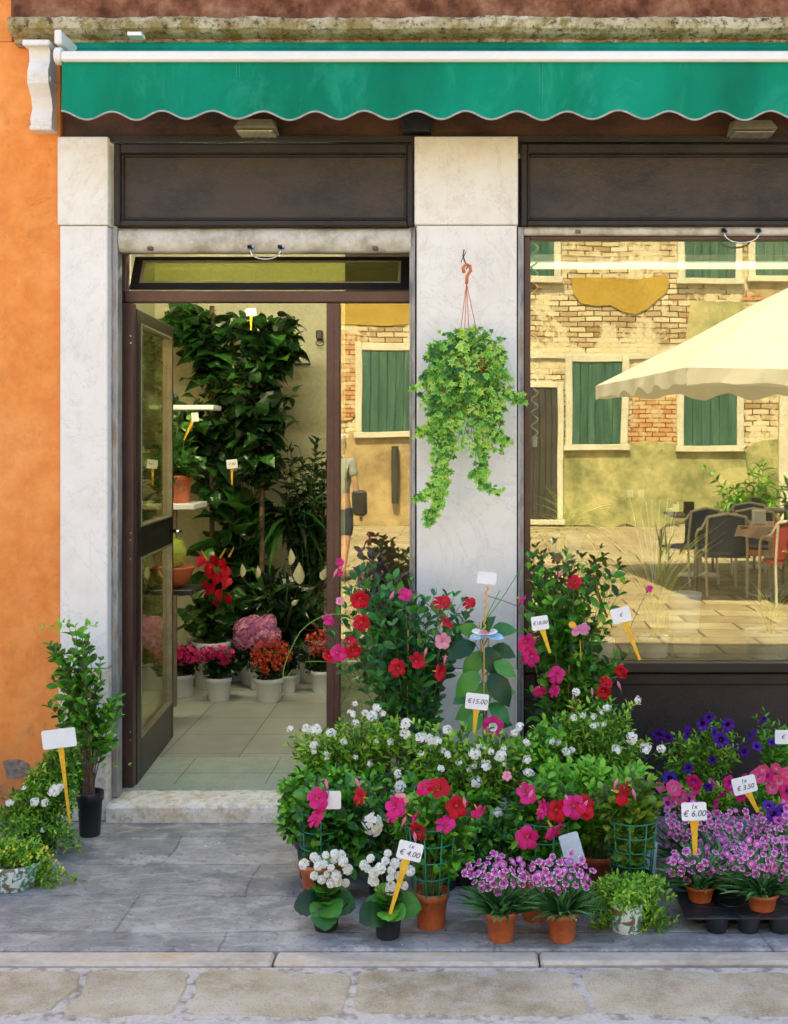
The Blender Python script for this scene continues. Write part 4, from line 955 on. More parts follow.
# ---- green jasmine like shrub at the left edge of the group
def green_shrub(label, pc, rt, h, ells, nb, nl, size, leaf, tmpl=OVAL, potmat='black', ma=None, name='green_shrub', cg=None):
    root = thing(name, pc, label, CAT_P, 'leafy green shrubs in pots'); top = pot(root, pc, rt, h, M[potmat]); lf, st = MB(), MB()
    bush(lf, st, top, ells, pc[1], nb, nl, tmpl, size, t0=.35, br=rt * .6, ma=ma); st.build('stems', M['stem'], root); lf.build('foliage', M[leaf], root)
    if cg: cage(root, top, *cg)
    return root, top
green_shrub('bushy green shrub without flowers nearest the doorstep', np.array((X(318, 4.52), 4.52, 0)), .09, .15, [(300, 800, 22, 26, .1), (325, 785, 38, 18, .1), (292, 822, 16, 14, .08), (350, 780, 28, 14, .1), (385, 790, 18, 20, .08)], 90, 9, .042, 'leaf', ma=.45)
green_shrub('bright green glossy shrub in a terracotta pot, in front of the window corner', np.array((X(598, 4.42), 4.42, 0)), .075, .125, [(560, 785, 26, 24, .12), (600, 785, 36, 26, .12), (640, 778, 18, 16, .08), (575, 820, 34, 24, .1), (625, 810, 22, 24, .08)], 110, 9, .045, 'leaf', potmat='terra', ma=.72)
green_shrub('dark green leafy plant filling the gap left of the caged pink climber', np.array((X(500, 4.36), 4.36, 0)), .075, .13, [(505, 850, 26, 30, .08), (478, 840, 22, 26, .08), (545, 850, 24, 24, .08)], 60, 8, .036, 'leaf_d', tmpl=SMALL)
green_shrub('fresh green shrub behind the caged climber with red and magenta flowers', np.array((X(440, 4.42), 4.42, 0)), .08, .13, [(440, 800, 34, 26, .1), (405, 800, 22, 24, .08), (475, 815, 26, 26, .08)], 70, 9, .042, 'leaf', ma=.6)
green_shrub('fresh green shrub between the white flowering bushes, before the steel rail', np.array((X(530, 4.56), 4.56, 0)), .08, .14, [(530, 755, 22, 26, .08), (525, 785, 26, 22, .08), (548, 735, 14, 20, .06)], 55, 9, .036, 'leaf', ma=.65)
green_shrub('low dark green plant between the two caged climbers and the kalanchoes', np.array((X(385, 4.36), 4.36, 0)), .075, .13, [(380, 840, 20, 26, .08), (395, 815, 22, 22, .08), (372, 860, 14, 14, .06)], 50, 8, .036, 'leaf_d', tmpl=SMALL)

# ---- caged mandevillas of the middle row
pc, rt, h = gpot(318, 892, 42, 36); pc = np.array((X(322, 4.3), 4.3, 0))
mandevilla('caged climber with magenta flowers and one red, in the orange pot nearest the doorstep', pc, .085, .14, 'terra', [(320, 815, 26, 30, .08), (355, 812, 28, 32, .09), (340, 850, 32, 24, .08), (365, 845, 16, 24, .06)],
    [(318, 798, 'pink', 1.2), (315, 819, 'pink', 1.1), (359, 797, 'red', 1.15), (322, 808, 'pink', .8)], 60, 7, .058, 'leaf_d', Yf=4.13, cg=(.085, .07, -.02, .20), ma=.5)
put(FM['wc2'], 'flower_cluster', bpy.data.objects['white_flowering_shrub'], at(373, 824, 4.16), (0, -1, .2), .032)
pc, rt, h = gpot(431, 932, 37, 37)
mandevilla('caged climber with red and magenta flowers in the terracotta pot left of the dianthus', pc, rt, h, 'terra', [(420, 815, 34, 24, .07), (450, 825, 28, 28, .07), (430, 855, 26, 26, .06), (460, 860, 14, 20, .05)],
    [(396, 807, 'pink', 1.1), (425, 788, 'pink', 1), (439, 787, 'red', 1.15), (418, 832, 'red', 1.1), (445, 824, 'pink', 1), (457, 807, 'red', 1.15), (415, 818, 'pink', .8), (479, 812, 'pink', .8), (401, 800, 'lpink', .8), (392, 815, 'pink', .8)], 42, 7, .045, 'leaf', Yf=pc[1] - .09, cg=(.088, .058, -.02, .24, False, 9, 5), ma=.35)
pc = np.array((X(545, 4.22), 4.22, 0))
mandevilla('caged climber with magenta flowers, behind the two front pots of dianthus', pc, .08, .13, 'terra', [(530, 800, 22, 20, .07), (560, 805, 28, 20, .07), (540, 835, 30, 24, .07)],
    [(527, 793, 'pink', 1.05), (545, 807, 'pink', 1.1), (558, 811, 'red', 1.15), (574, 807, 'pink', 1.15), (585, 804, 'red', 1.1), (527, 838, 'pink', 1.25), (555, 832, 'pink', 1.2), (541, 812, 'pink', 1), (587, 812, 'red', .9), (507, 776, 'lpink', .5)], 50, 7, .046, 'leaf', Yf=4.07, cg=(.09, .07, -.02, .2, False, 8, 4), ma=.4)
pc = np.array((X(632, 4.22), 4.22, 0))
mandevilla('caged climber with pale green young leaves and a single red flower', pc, .075, .12, 'black', [(612, 800, 14, 22, .06), (640, 800, 18, 24, .06), (630, 840, 24, 30, .06)],
    [(624, 794, 'red', 1.2)], 46, 7, .052, 'leaf_y', Yf=4.08, cg=(.088, .065, -.02, .21, False, 9, 5), ma=.3)

# ---- dianthus
def dianthus_plant(label, pc, rt, h, top_px, n_b, nf, rx, ry, potmat='terra', k='dia', tall=1.0, jy=.0):
    root = thing('dianthus', pc, label, CAT_P, 'potted pink dianthus'); top = pot(root, pc, rt, h, M[potmat]); bl = MB(); st = MB()
    P, D, U, S = [], [], [], []
    for _ in range(n_b):
        a = random.uniform(0, 6.28); el = random.uniform(.45, 1.5); d = np.array((math.cos(a) * math.cos(el), math.sin(a) * math.cos(el), math.sin(el))); r = random.uniform(0, rt * .7)
        P.append(top + (r * math.cos(a), r * math.sin(a), -.005)); D.append(d); U.append((0, 0, 1) + d * .1 - np.array((0, .2, 0))); s_ = random.uniform(.075, .155) * tall; S.append((s_ * 2.2, s_, s_ * .6))
    bl.inst(BLADE, P, D, U, np.array(S))
    px, py = top_px; Yc = pc[1]
    for i in range(nf):
        t = i * 2.39996; rr = math.sqrt((i + .5) / nf); dx, dz = rr * math.cos(t), rr * math.sin(t)
        dep = -math.sqrt(max(0, 1 - rr * rr)) * .07 if dz < .3 else random.uniform(-.05, .05)
        p = at(px + dx * rx + random.uniform(-2, 2), py - dz * ry + random.uniform(-2, 2), Yc + dep)
        st.tube(bez(top + (random.uniform(-.02, .02), random.uniform(-.02, .02), 0), (top + p) / 2 + (dx * -.01, 0, .02), p - (0, 0, .006), 6), .0008, 3, cap=False)
        put(FM[k if random.random() < .8 else 'dia2'], 'flower', root, p, norm(np.array((dx * .6, -.6, .75)) + RNG.normal(0, .45, 3)), .0135 * random.uniform(.75, 1.15))
    st.build('stems', M['leaf_grey'], root); bl.build('foliage', M['leaf_grey'], root); return root
pc, rt, h = gpot(501, 945, 34, 31); dianthus_plant('front row dianthus in a terracotta pot, left one of the two side by side', pc, rt, h, (498, 873), 330, 44, 34, 19, tall=1.1)
pc, rt, h = gpot(562, 945, 34, 31); dianthus_plant('front row dianthus in a terracotta pot, right one of the two side by side', pc, rt, h, (560, 874), 330, 48, 34, 21, k='dia', tall=1.1)
# small extra pot standing behind them
pc, rt, h = gpot(535, 924, 34, 30); root = thing('empty_looking_pot', pc, 'terracotta pot half hidden between and behind the two front dianthus pots', 'plant pot'); pot(root, pc, rt, h, M['terra'])
# black tray on the right with cups
TR = thing('seedling_tray', np.array((X(740, 4.08), 4.08, 0)), 'black plastic tray with round cups under the dianthus at the right', 'plant tray')
mb = MB(); x0, x1 = X(684, 4.0), X(830, 4.0); zt = .062
rows_y = (3.985, 4.065, 4.145); 
mb.box(x0 + .003, x1, 3.972, 4.21, zt - .006, zt, bev=.002); mb.build('rim', M['black'], TR)
for r_, yy in enumerate((4.02, 4.11)):
    for k in range(5):
        cx = X(707, 4.0) + k * .107 + (.0 if r_ else .036); mb = MB(); mb.lathe([(.029, 0), (.032, .004), (.042, zt - .01), (.044, zt + .002), (.040, zt + .002), (.036, .03), (0, .03)], (cx, yy, 0), 20); mb.build('cup', M['black'], TR, smooth=True)
pc = np.array((X(700, 4.13), 4.13, .062)); dianthus_plant('potted dianthus on the black tray, the one beneath the larger price card', pc, .052, .055, (700, 864), 330, 38, 38, 17, tall=1.1)
pc = np.array((X(762, 4.05), 4.05, .063)); dianthus_plant('larger potted dianthus on the black tray, at the right edge of the photo', pc, .056, .058, (768, 858), 360, 54, 42, 21, tall=1.15)
for (px, py, Yq, rx, ry, lab) in ((690, 826, 4.42, 32, 26, 'dianthus in the rear row, left of the large price card'), (735, 832, 4.40, 34, 24, 'dianthus in the rear row behind the tray, middle one of three'), (785, 832, 4.36, 30, 26, 'dianthus in the rear row at the right edge, behind the largest dianthus'), (725, 856, 4.28, 32, 18, 'dianthus between the two pots on the tray, set further back')):
    pc = np.array((X(px, Yq), Yq, 0)); dianthus_plant(lab, pc, .06, .10, (px, py), 200, 58, rx, ry, 'black', tall=1.3)

# ---- white kalanchoes
def kalanchoe(label, px, py, wp, hp, fpx, fpy, rx, ry, leaves):
    pc, rt, h = gpot(px, py, wp, hp); root = thing('white_kalanchoe', pc, label, CAT_P, 'white kalanchoes in black pots'); top = pot(root, pc, rt, h, M['black']); lf, st = MB(), MB()
    P, D, U, S = [], [], [], []
    for (dx, dy, dz, s_) in leaves: P.append(top + (dx * .01, dy * .02, .012)); D.append((dx, dy, dz)); U.append(np.array((-dx * .3, -.75 + dy * .0, 1.0))); S.append(s_)
    for _ in range(26): a = random.uniform(0, 6.28); P.append(top + (0, 0, random.uniform(.01, .07))); D.append((math.cos(a), math.sin(a), random.uniform(.3, 1.1))); U.append((0, -.3, 1)); S.append(random.uniform(.035, .065))
    lf.inst(BROAD, P, D, U, S)
    for i in range(19):
        t = i * 2.4 + random.uniform(-.3, .3); rr = math.sqrt((i + .5) / 19) * random.uniform(.85, 1.15); p = at(fpx + rr * math.cos(t) * rx, fpy - rr * math.sin(t) * ry, pc[1] - .055 * math.sqrt(max(0, 1 - rr * rr)) + random.uniform(-.01, .015))
        put(FM['ball'], 'flower', root, p, norm(np.array((math.cos(t) * rr, -.8, .5 + .4 * math.sin(t)))), .0185 * random.uniform(.75, 1.2)); st.tube(bez(top, (top + p) / 2 + (0, .01, .01), p, 5), .001, 3, cap=False)
    st.build('stems', M['stem'], root); lf.build('foliage', M['leaf_d'], root, smooth=True)
kalanchoe('white kalanchoe in a small black pot, the left one of the pair', 326, 934, 31, 26, 328, 867, 22, 20, [(-1, -.3, .12, .105), (-.9, .2, .35, .09), (.1, -1, -.45, .10), (.45, -.9, .1, .095), (1, .1, .5, .085), (.95, -.2, .05, .1), (-.4, -.8, -.1, .07)])
kalanchoe('white kalanchoe in a black pot with a price card, right one of the pair', 388, 942, 31, 28, 387, 871, 25, 20, [(-.75, -.8, .05, .11), (-.95, .0, .3, .085), (.6, -.8, .15, .08), (1, -.15, .25, .11), (.1, -1, .2, .08), (.8, .4, .5, .08)])
# ---- trailing plant in patterned pot
def trailing(label, px, py, wp, hp, ells, nb, nl, size, leaf, fl, hang=.0, ma=None):
    pc, rt, h = gpot(px, py, wp, hp); root = thing('trailing_plant', pc, label, CAT_P, 'trailing plants in patterned pots')
    g = NG('leaf_patterned_pot'); n = g.noise(34, 5, .7, dist=1); c = g.ramp(n, [(.46, (.74, .78, .78)), (.52, (.05, .30, .20)), (.62, (.03, .22, .07)), (.70, (.45, .06, .05))]); g.fin(c, .35)
    top = pot(root, pc, rt, h, g.m, rb=rt * .8, rim=False); lf, st = MB(), MB()
    bush(lf, st, top, ells, pc[1], nb, nl, SMALL, size, t0=.2, br=rt * .6, ma=ma, rs=.0014, sag=.18); st.build('stems', M['stem'], root); lf.build('foliage', M[leaf], root)
    for (fx_, fy_) in fl: put(FM['ball'], 'flower', root, at(fx_, fy_, pc[1] - .06), (0, -1, .4), .006)
    return root
trailing('trailing green plant in a white and green patterned pot, right of the front dianthus', 627, 936, 38, 32, [(608, 890, 26, 16, .09), (642, 890, 30, 16, .09), (664, 912, 18, 24, .06), (598, 915, 10, 26, .05), (652, 925, 16, 16, .05), (632, 902, 24, 14, .04, 3.86)], 120, 12, .021, 'leaf_olive' if 'leaf_olive' in M else 'leaf_small', [], ma=.5)
r_ = trailing('yellow flowered trailing plant in a white patterned pot by the orange wall', 14, 894, 58, 26, [(10, 860, 28, 18, .12), (38, 860, 24, 16, .09), (50, 880, 12, 26, .05), (-10, 865, 22, 24, .1), (38, 905, 8, 14, .03), (80, 880, 12, 4, .04)], 120, 11, .022, 'leaf_small', [], ma=.55)
yl = petal('petal_yellow', (.75, .55, .02), (.9, .75, .1)); g_ = cluster('flower', yl, 3, .6, 4, .5)
for (a, b) in ((5, 850), (14, 848), (40, 852), (51, 854), (56, 862), (62, 868), (30, 856), (22, 862), (46, 848)): put(g_, 'flower', r_, at(a, b, 4.27), cam_face(), .009)

# ---- petunias and bedding behind
def petunias(label, pc, ells, fl, nb, leaf='leaf_small', fs=.026, Yf=None, rt=.08, h=.14, potmat='black', tall=True, ma=.5, size=.03):
    root = thing('petunia', pc, label, CAT_P, 'petunias in pots'); top = pot(root, pc, rt, h, M[potmat]); lf, st = MB(), MB()
    bush(lf, st, top, ells, pc[1], nb, 9, SMALL, size, t0=.3, br=rt * .6, ma=ma); Yq = Yf or pc[1] - .08
    for it in fl:
        k = it[2]; s_ = it[3] if len(it) > 3 else 1; put(FM[k], 'flower', root, at(it[0], it[1], Yq + random.uniform(-.03, .03)), cam_face(.6), fs * s_ * random.uniform(.8, 1.1))
    st.build('stems', M['stem'], root); lf.build('foliage', M[leaf], root)
petunias('dark violet petunia against the brown panel under the display window', np.array((X(700, 4.95), 4.95, 0)), [(690, 755, 34, 24, .08), (722, 750, 22, 24, .08), (715, 728, 10, 16, .04), (680, 775, 26, 14, .08)],
    [(659, 735, 'violet'), (668, 738, 'violet', .8), (687, 732, 'violet', 1.15), (703, 724, 'violet', 1.05), (709, 718, 'violet'), (721, 740, 'violet', 1.1), (728, 725, 'violet', .9), (736, 747, 'violet'), (744, 752, 'violet', .8), (688, 768, 'violet', .9), (670, 778, 'violet'), (712, 760, 'violet', .7), (715, 733, 'violet')], 75, Yf=4.86, fs=.03)
petunias('dark violet petunia at the right edge of the photo under the display window', np.array((X(780, 4.92), 4.92, 0)), [(762, 730, 10, 20, .04), (780, 745, 20, 28, .07), (790, 765, 24, 16, .07)],
    [(752, 735, 'violet'), (757, 746, 'violet', .8), (763, 720, 'violet', .8), (772, 742, 'violet', .8)], 42, 'leaf', Yf=4.84, fs=.03)
petunias('mixed pink and violet petunia behind the dianthus, left of the slanted price card', np.array((X(700, 4.62), 4.62, 0)), [(685, 800, 34, 16, .09), (725, 798, 34, 14, .09)],
    [(674, 788, 'salmon', 1.2), (680, 797, 'salmon'), (694, 782, 'mag', 1.1), (696, 789, 'mag'), (688, 800, 'mmag'), (708, 787, 'violet', .8), (713, 783, 'mmag'), (722, 795, 'mag', .9), (729, 783, 'mag', 1.2), (668, 803, 'mmag'), (735, 790, 'mmag'), (741, 797, 'mag', .8), (700, 806, 'mmag', .8), (716, 804, 'mag', .7), (660, 787, 'salmon', .8), (746, 778, 'mag', .8)], 62, Yf=4.5, fs=.028)
petunias('hot pink petunia at the right edge behind the slanted price card', np.array((X(775, 4.62), 4.62, 0)), [(765, 795, 30, 14, .08), (790, 790, 24, 20, .08)],
    [(758, 776, 'salmon', 1.15), (767, 775, 'mag', 1.2), (763, 770, 'salmon'), (780, 782, 'salmon', 1.3), (786, 775, 'salmon', 1.2), (776, 768, 'salmon', .8), (772, 788, 'salmon', .9), (788, 792, 'mag', 1.1), (783, 802, 'salmon')], 42, 'leaf', Yf=4.5, fs=.026)
petunias('purple striped petunia tucked among the rear dianthus', np.array((X(772, 4.5), 4.5, 0)), [(775, 812, 16, 10, .05)], [(769, 806, 'violet', .9), (774, 815, 'violet', 1.1), (782, 810, 'violet', .9), (779, 820, 'mmag', .8)], 16, Yf=4.36, fs=.028, rt=.06)

# ---- plants left of the doorway
pc, rt, h = gpot(90, 839, 27, 45); pc = pc + (0, 0, 0)
root = thing('climbing_jasmine', pc, 'tall thin green climber on canes in a black pot, left of the doorway', CAT_P); top = pot(root, pc, rt, h, M['black']); lf, st = MB(), MB()
bush(lf, st, top, [(72, 640, 26, 16, .05), (66, 670, 22, 28, .06), (85, 675, 20, 24, .06), (72, 710, 22, 20, .06), (100, 712, 22, 14, .05), (85, 745, 34, 20, .06), (58, 770, 20, 20, .05), (118, 765, 10, 5, .03), (52, 626, 8, 5, .02), (112, 705, 10, 12, .03), (52, 690, 10, 16, .03)], pc[1], 40, 8, OVAL, .046, t0=.45, rs=.0026, br=.02, ma=.38)
for (a, b) in ((45, 627), (60, 622), (95, 625), (112, 728), (128, 765), (70, 660)): leaves_on(lf, OVAL, bez(at(80, b + 20, pc[1]), at(75, b, pc[1]), at(a, b, pc[1] - .03), 6), .7, 3, .042, ma=.95)
st.build('stems', M['wood_stem'], root); lf.build('foliage', M['leaf'], root); cn = MB()
for (a, b) in ((74, 84), (82, 88), (90, 92)): cn.tube([at(b, 800, pc[1]), at(a, 668, pc[1])], .0035, 5)
cn.build('cane', M['cane'], root)
pc = np.array((X(38, 4.80), 4.80, 0)); rt = .09
root = thing('white_flowering_shrub', pc, 'fine leaved white flowering shrub left of the doorway, at the foot of the orange wall', CAT_P, 'white flowering shrubs in pots'); top = pot(root, pc, rt, .13, M['black']); lf, st = MB(), MB()
bush(lf, st, top, [(20, 815, 30, 26, .12), (50, 805, 28, 30, .12), (66, 770, 16, 40, .06), (66, 838, 20, 16, .1, 4.7), (15, 838, 30, 16, .12, 4.7), (72, 745, 8, 16, .03), (45, 785, 20, 24, .08)], pc[1], 190, 13, SMALL, .024, t0=.3, br=.05, ma=.4)
for (a, b, s_) in ((10, 803, .7), (35, 802, .8), (45, 803, .7), (55, 791, 1.1), (60, 788, .7), (43, 830, .5), (24, 788, .4)): put(FM['wc2'], 'flower_cluster', root, at(a, b, 4.68), norm(np.array((0, -.8, .8))), .02 * s_)
st.build('stems', M['stem'], root); lf.build('foliage', M['leaf_small'], root)

# ---- price signs
price_sign(59, 738.5, 34, 19, R(-7), 4.68, 70, 824, [], 'blank white card on a yellow stake beside the orange wall', stake=True, swp=3.5)
price_sign(477, 701.5, 23, 16, R(6), 4.46, 474, 733, [('€15.00', 0, .5)], 'white card on a yellow stake reading €15.00, before the central pilaster')
price_sign(410, 851, 25, 18, R(14), 3.83, 390, 914, [('1x', .55, .38), ('€ 4.00', -.3, .5)], 'white card on a long yellow stake reading 1x € 4.00, in the right kalanchoe', swp=5)
price_sign(694, 811.5, 25, 18, R(-2), 4.03, 695, 855, [('1x', .55, .42), ('€ 6.00', -.25, .55)], 'white card on a yellow stake reading 1x € 6.00, above the dianthus tray', swp=6)
price_sign(744.5, 785, 24, 17, R(-14), 4.35, 758, 812, [('1x', .5, .4), ('€ 3.50', -.3, .45)], 'slanted white card on a yellow stake among the pink petunias', swp=5)
price_sign(621, 615, 19, 15, R(-12), 4.72, 640, 660, [('€', 0, .4)], 'white card on a slanted yellow stake in front of the display window glass', swp=4)
price_sign(540, 623, 17, 14, R(-8), 4.72, 550, 653, [('€18.00', 0, .42)], 'shaded white card on a yellow stake left of the window climber, beside the steel rail', swp=4)
price_sign(487, 578, 19, 12, R(6), 4.72, 486, 600, [], 'plain white card at the top of the twisted yellow rod', stake=False)
price_sign(329, 800, 24, 18, R(0), 4.16, 330, 812, [], 'white card behind the magenta flowers by the doorstep', stake=False)
price_sign(783, 737, 16, 14, R(0), 4.78, 783, 750, [('€', 0, .5)], 'white card at the right edge of the photo, by the violet petunia', stake=False)
price_sign(572, 849, 20, 32, R(-16), 4.05, 570, 870, [], 'grey blue plastic plant tag beside the terracotta pot', stake=False, mat='bpot', group='plant tags')
price_sign(650, 862, 12, 40, R(5), 4.3, 650, 880, [], 'dim blue grey plant tag right of the green wire cage', stake=False, mat='bpot', group='plant tags')

# ---- hanging ivy
root = thing('hanging_ivy', at(466, 375, 5.03), 'variegated ivy in a hanging orange pot trailing down the central pilaster', 'hanging plant')
YI = 5.03; hk = MB(); t = np.linspace(0, 1, 14)
hk.tube([at(464, 273, YI), at(463, 268, YI), at(466, 264, YI), at(470, 266, YI), at(470.5, 271, YI), at(467, 276, YI), at(466.5, 284, YI)], .007, 8); hk.build('hook', M['plast_or'], root, smooth=True)
cd = MB()
for (px, dy) in ((458, 0), (481, 0), (464, -.06), (470, .06)): cd.tube([at(466.5, 283, YI), at(px, 352, YI + dy)], .0018, 5)
cd.build('cord', M['plast_or'], root)
pz = at(468, 392, YI); mb = MB(); mb.lathe([(.045, 0), (.05, .004), (.075, .11), (.085, .115), (.085, .135), (.075, .135), (.07, .12)], pz, 24); mb.build('pot', M['plast_or'], root, smooth=True); mb = MB(); mb.lathe([(.072, .118), (0, .12)], pz, 16); mb.build('soil', M['soil'], root)
lf, st = MB(), MB(); tp = pz + (0, 0, .125)
def vine(pts, n, size, t0=.05, ma=.5, bunch=1):
    C = np.array(pts); C = np.array([np.array([np.interp(u, np.linspace(0, 1, len(C)), C[:, k]) for k in range(3)]) for u in np.linspace(0, 1, 24)]) + RNG.normal(0, .002, (24, 3)); st.tube(C, .0012, 4, cap=False)
    for _ in range(bunch):
        P, D, U, S = [], [], [], []
        for u in np.linspace(t0, 1, n):
            x = u * 23; j = min(int(x), 22); p = C[j] + (C[j + 1] - C[j]) * (x - j) + RNG.normal(0, .008, 3); P.append(p); a = random.uniform(0, 6.28); D.append(np.array((math.cos(a) * .8, -.35, -.35 + .6 * math.sin(a)))); U.append(np.array((RNG.normal(0, .3), -1, .45 + RNG.normal(0, .3)))); S.append(size * random.uniform(.6, 1.2))
        lf.inst(IVY, P, D, U, np.array(S), a=np.clip(RNG.normal(ma, .33, n), 0, 1))
for _ in range(190):   # the crown round the pot
    e = inell(random.choice([(466, 350, 44, 24, .12), (440, 385, 24, 42, .09), (492, 382, 22, 40, .09), (464, 375, 46, 36, .13), (455, 390, 26, 30, .06, YI - .09), (468, 402, 28, 26, .10)]), YI)[0]; mid = (tp + e) / 2 + (0, 0, .05); vine(bez(tp, mid, e, 6), 9, .034, .35, random.choice((.3, .5, .8)))
for _ in range(16): vine([tp, at(443 + random.uniform(-14, 14), 345, YI - .06), at(440 + random.uniform(-16, 16), 400, YI - .08), at(440 + random.uniform(-14, 14), random.uniform(415, 465), YI - .06)], 17, .033, .25, .4)
for _ in range(11): vine([tp, at(496 + random.uniform(-8, 8), 350, YI - .04), at(494 + random.uniform(-12, 12), 400, YI - .06), at(490 + random.uniform(-14, 12), random.uniform(415, 460), YI - .05)], 15, .032, .25, .6)
for _ in range(7): vine([tp, at(466 + random.uniform(-10, 10), 360, YI - .09), at(466 + random.uniform(-12, 12), 410, YI - .09), at(468 + random.uniform(-14, 14), random.uniform(430, 470), YI - .07)], 17, .029, .2, .6)
for e in (((446, 400), (448, 440), (441, 470), (443, 492), (430, 516), (427, 523)), ((450, 400), (452, 450), (438, 478), (441, 500), (432, 520)), ((444, 400), (440, 445), (446, 480), (440, 505)), ((436, 400), (430, 430), (418, 432)), ((440, 440), (436, 470), (432, 490), (415, 500)), ((446, 440), (440, 480), (420, 497))):
    for b in range(2): vine([tp] + [at(a + random.uniform(-3, 3), c_, YI - .06) for a, c_ in e], 26, .032, .3, .6)
for e in (((492, 400), (488, 440), (478, 470), (472, 476)), ((495, 400), (500, 430), (480, 470), (485, 488), (503, 490)), ((500, 395), (516, 398), (523, 396)), ((490, 420), (498, 440), (512, 442)), ((480, 430), (484, 470), (478, 485)), ((488, 400), (478, 440), (484, 452))):
    for b in range(2): vine([tp] + [at(a + random.uniform(-2, 2), c_, YI - .05) for a, c_ in e], 22, .031, .35, .6)
st.build('stems', M['stem'], root); lf.build('foliage', [M['ivy'], M['ivy_e']], root)
root = thing('wall_hook', at(464, 262, 5.17), 'small dark wire hook fixed to the central pilaster above the ivy', 'hook'); mb = MB(); mb.tube([at(464, 250, 5.175), at(464, 250, 5.12), at(463, 256, 5.06), at(465, 262, 5.04), at(468, 267, YI), at(466, 269, YI)], .003, 6); mb.tube([at(461, 262, 5.03), at(466, 252, 5.10)], .002, 5); mb.build('wire', M['black'], root)

# ------------------------------------------------------------ inside the shop
M['leaf_i2'] = leafmat('leaf_indoor_bright', (.012, .06, .010), (.035, .15, .02), (.16, .34, .06), .32, .25)
def ipot(px, py, wp, hp, mat, label, name, cat=CAT_P, group=None, z0=.088):
    Yg = gY(py, z0) + wp * .4 / F * gY(py, z0); pc = np.array((X(px, Yg), Yg, z0)); root = thing(name, pc, label, cat, group)
    top = pot(root, pc, wp / F * Yg / 2, hp / F * Yg, M[mat], rb=wp / F * Yg / 2 * .82); return root, top, pc
def climber(px, base_Y, label, ells, nb, nl, size, tmpl, leaf, potmat='wpot', prt=.16, ph=.28, name='climbing_house_plant', pole=None, ma=None, opp=False, z0=.088, t0=.3):
    pc = np.array((X(px, base_Y), base_Y, z0)); root = thing(name, pc, label, CAT_P, 'tall house plants inside the shop'); top = pot(root, pc, prt, ph, M[potmat], rb=prt * .8); lf, st = MB(), MB()
    if pole: 
        pm = MB(); pm.tube([top - (0, 0, .05), top + (0, 0, pole)], .017, 8); pm.build('pole', M['wood_stem'], root)
        for _ in range(nb):
            e = random.choice(ells); p = inell(e, base_Y)[0]; b = top + (0, 0, max(.02, min(pole, (p[2] - top[2]) * .9))); C = bez(b, (b + p) / 2 + (0, 0, .06), p, 6); st.tube(C, .003, 4, cap=False); leaves_on(lf, tmpl, C, t0, nl, size, 1.0, .0, opp=opp, ma=ma)
    else: bush(lf, st, top, ells, base_Y, nb, nl, tmpl, size, t0=t0, rs=.004, br=prt * .5, opp=opp, ma=ma)
    st.build('stems', M['stem'], root); lf.build('foliage', M[leaf], root); return root
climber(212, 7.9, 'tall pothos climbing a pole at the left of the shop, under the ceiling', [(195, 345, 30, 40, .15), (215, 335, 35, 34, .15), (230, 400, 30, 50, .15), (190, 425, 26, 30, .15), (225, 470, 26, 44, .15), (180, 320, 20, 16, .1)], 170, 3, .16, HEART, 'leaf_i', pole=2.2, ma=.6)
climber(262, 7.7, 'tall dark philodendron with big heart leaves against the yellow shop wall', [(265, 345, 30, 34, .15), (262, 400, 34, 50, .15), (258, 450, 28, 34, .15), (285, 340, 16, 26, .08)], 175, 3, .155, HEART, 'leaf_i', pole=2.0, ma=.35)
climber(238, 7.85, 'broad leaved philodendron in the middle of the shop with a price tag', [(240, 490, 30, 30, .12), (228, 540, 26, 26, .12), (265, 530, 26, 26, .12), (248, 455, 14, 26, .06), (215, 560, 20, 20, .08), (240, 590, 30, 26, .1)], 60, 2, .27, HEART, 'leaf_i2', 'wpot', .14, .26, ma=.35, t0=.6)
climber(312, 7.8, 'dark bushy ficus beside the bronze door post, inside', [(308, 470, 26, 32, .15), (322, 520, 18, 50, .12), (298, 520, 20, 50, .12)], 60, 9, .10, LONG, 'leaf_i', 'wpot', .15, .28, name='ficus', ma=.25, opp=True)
climber(176, 7.1, 'leafy pothos on the left shop shelf', [(175, 460, 22, 22, .12), (190, 470, 18, 14, .12), (165, 480, 14, 30, .1), (180, 430, 16, 20, .1)], 60, 4, .10, HEART, 'leaf_i2', 'terra', .10, .16, name='shelf_plant', z0=1.28, ma=.5)
# dracaena with spiky crown
pc = np.array((X(296, 7.85), 7.85, .088)); root = thing('dracaena', pc, 'spiky leaved dracaena inside the shop near the door post', CAT_P, 'tall house plants inside the shop'); top = pot(root, pc, .12, .2, M['wpot']); tk = MB(); c = at(292, 522, 7.85); tk.tube([top, (top + c) / 2 + (.01, 0, 0), c], [.02, .018, .015], 8); tk.build('trunk', M['wood_stem'], root)
lf = MB(); N = 70; a = RNG.uniform(0, 6.28, N); el = RNG.uniform(-.2, 1.4, N); lf.inst(BLADE2, np.tile(c, (N, 1)) + RNG.normal(0, .01, (N, 3)), np.stack([np.cos(a) * np.cos(el), np.sin(a) * np.cos(el), np.sin(el)], 1), (0, 0, 1), np.stack([np.full(N, .5)] * 1 + [RNG.uniform(.25, .42, N)] * 2, 1)); lf.build('foliage', M['leaf_i'], root)
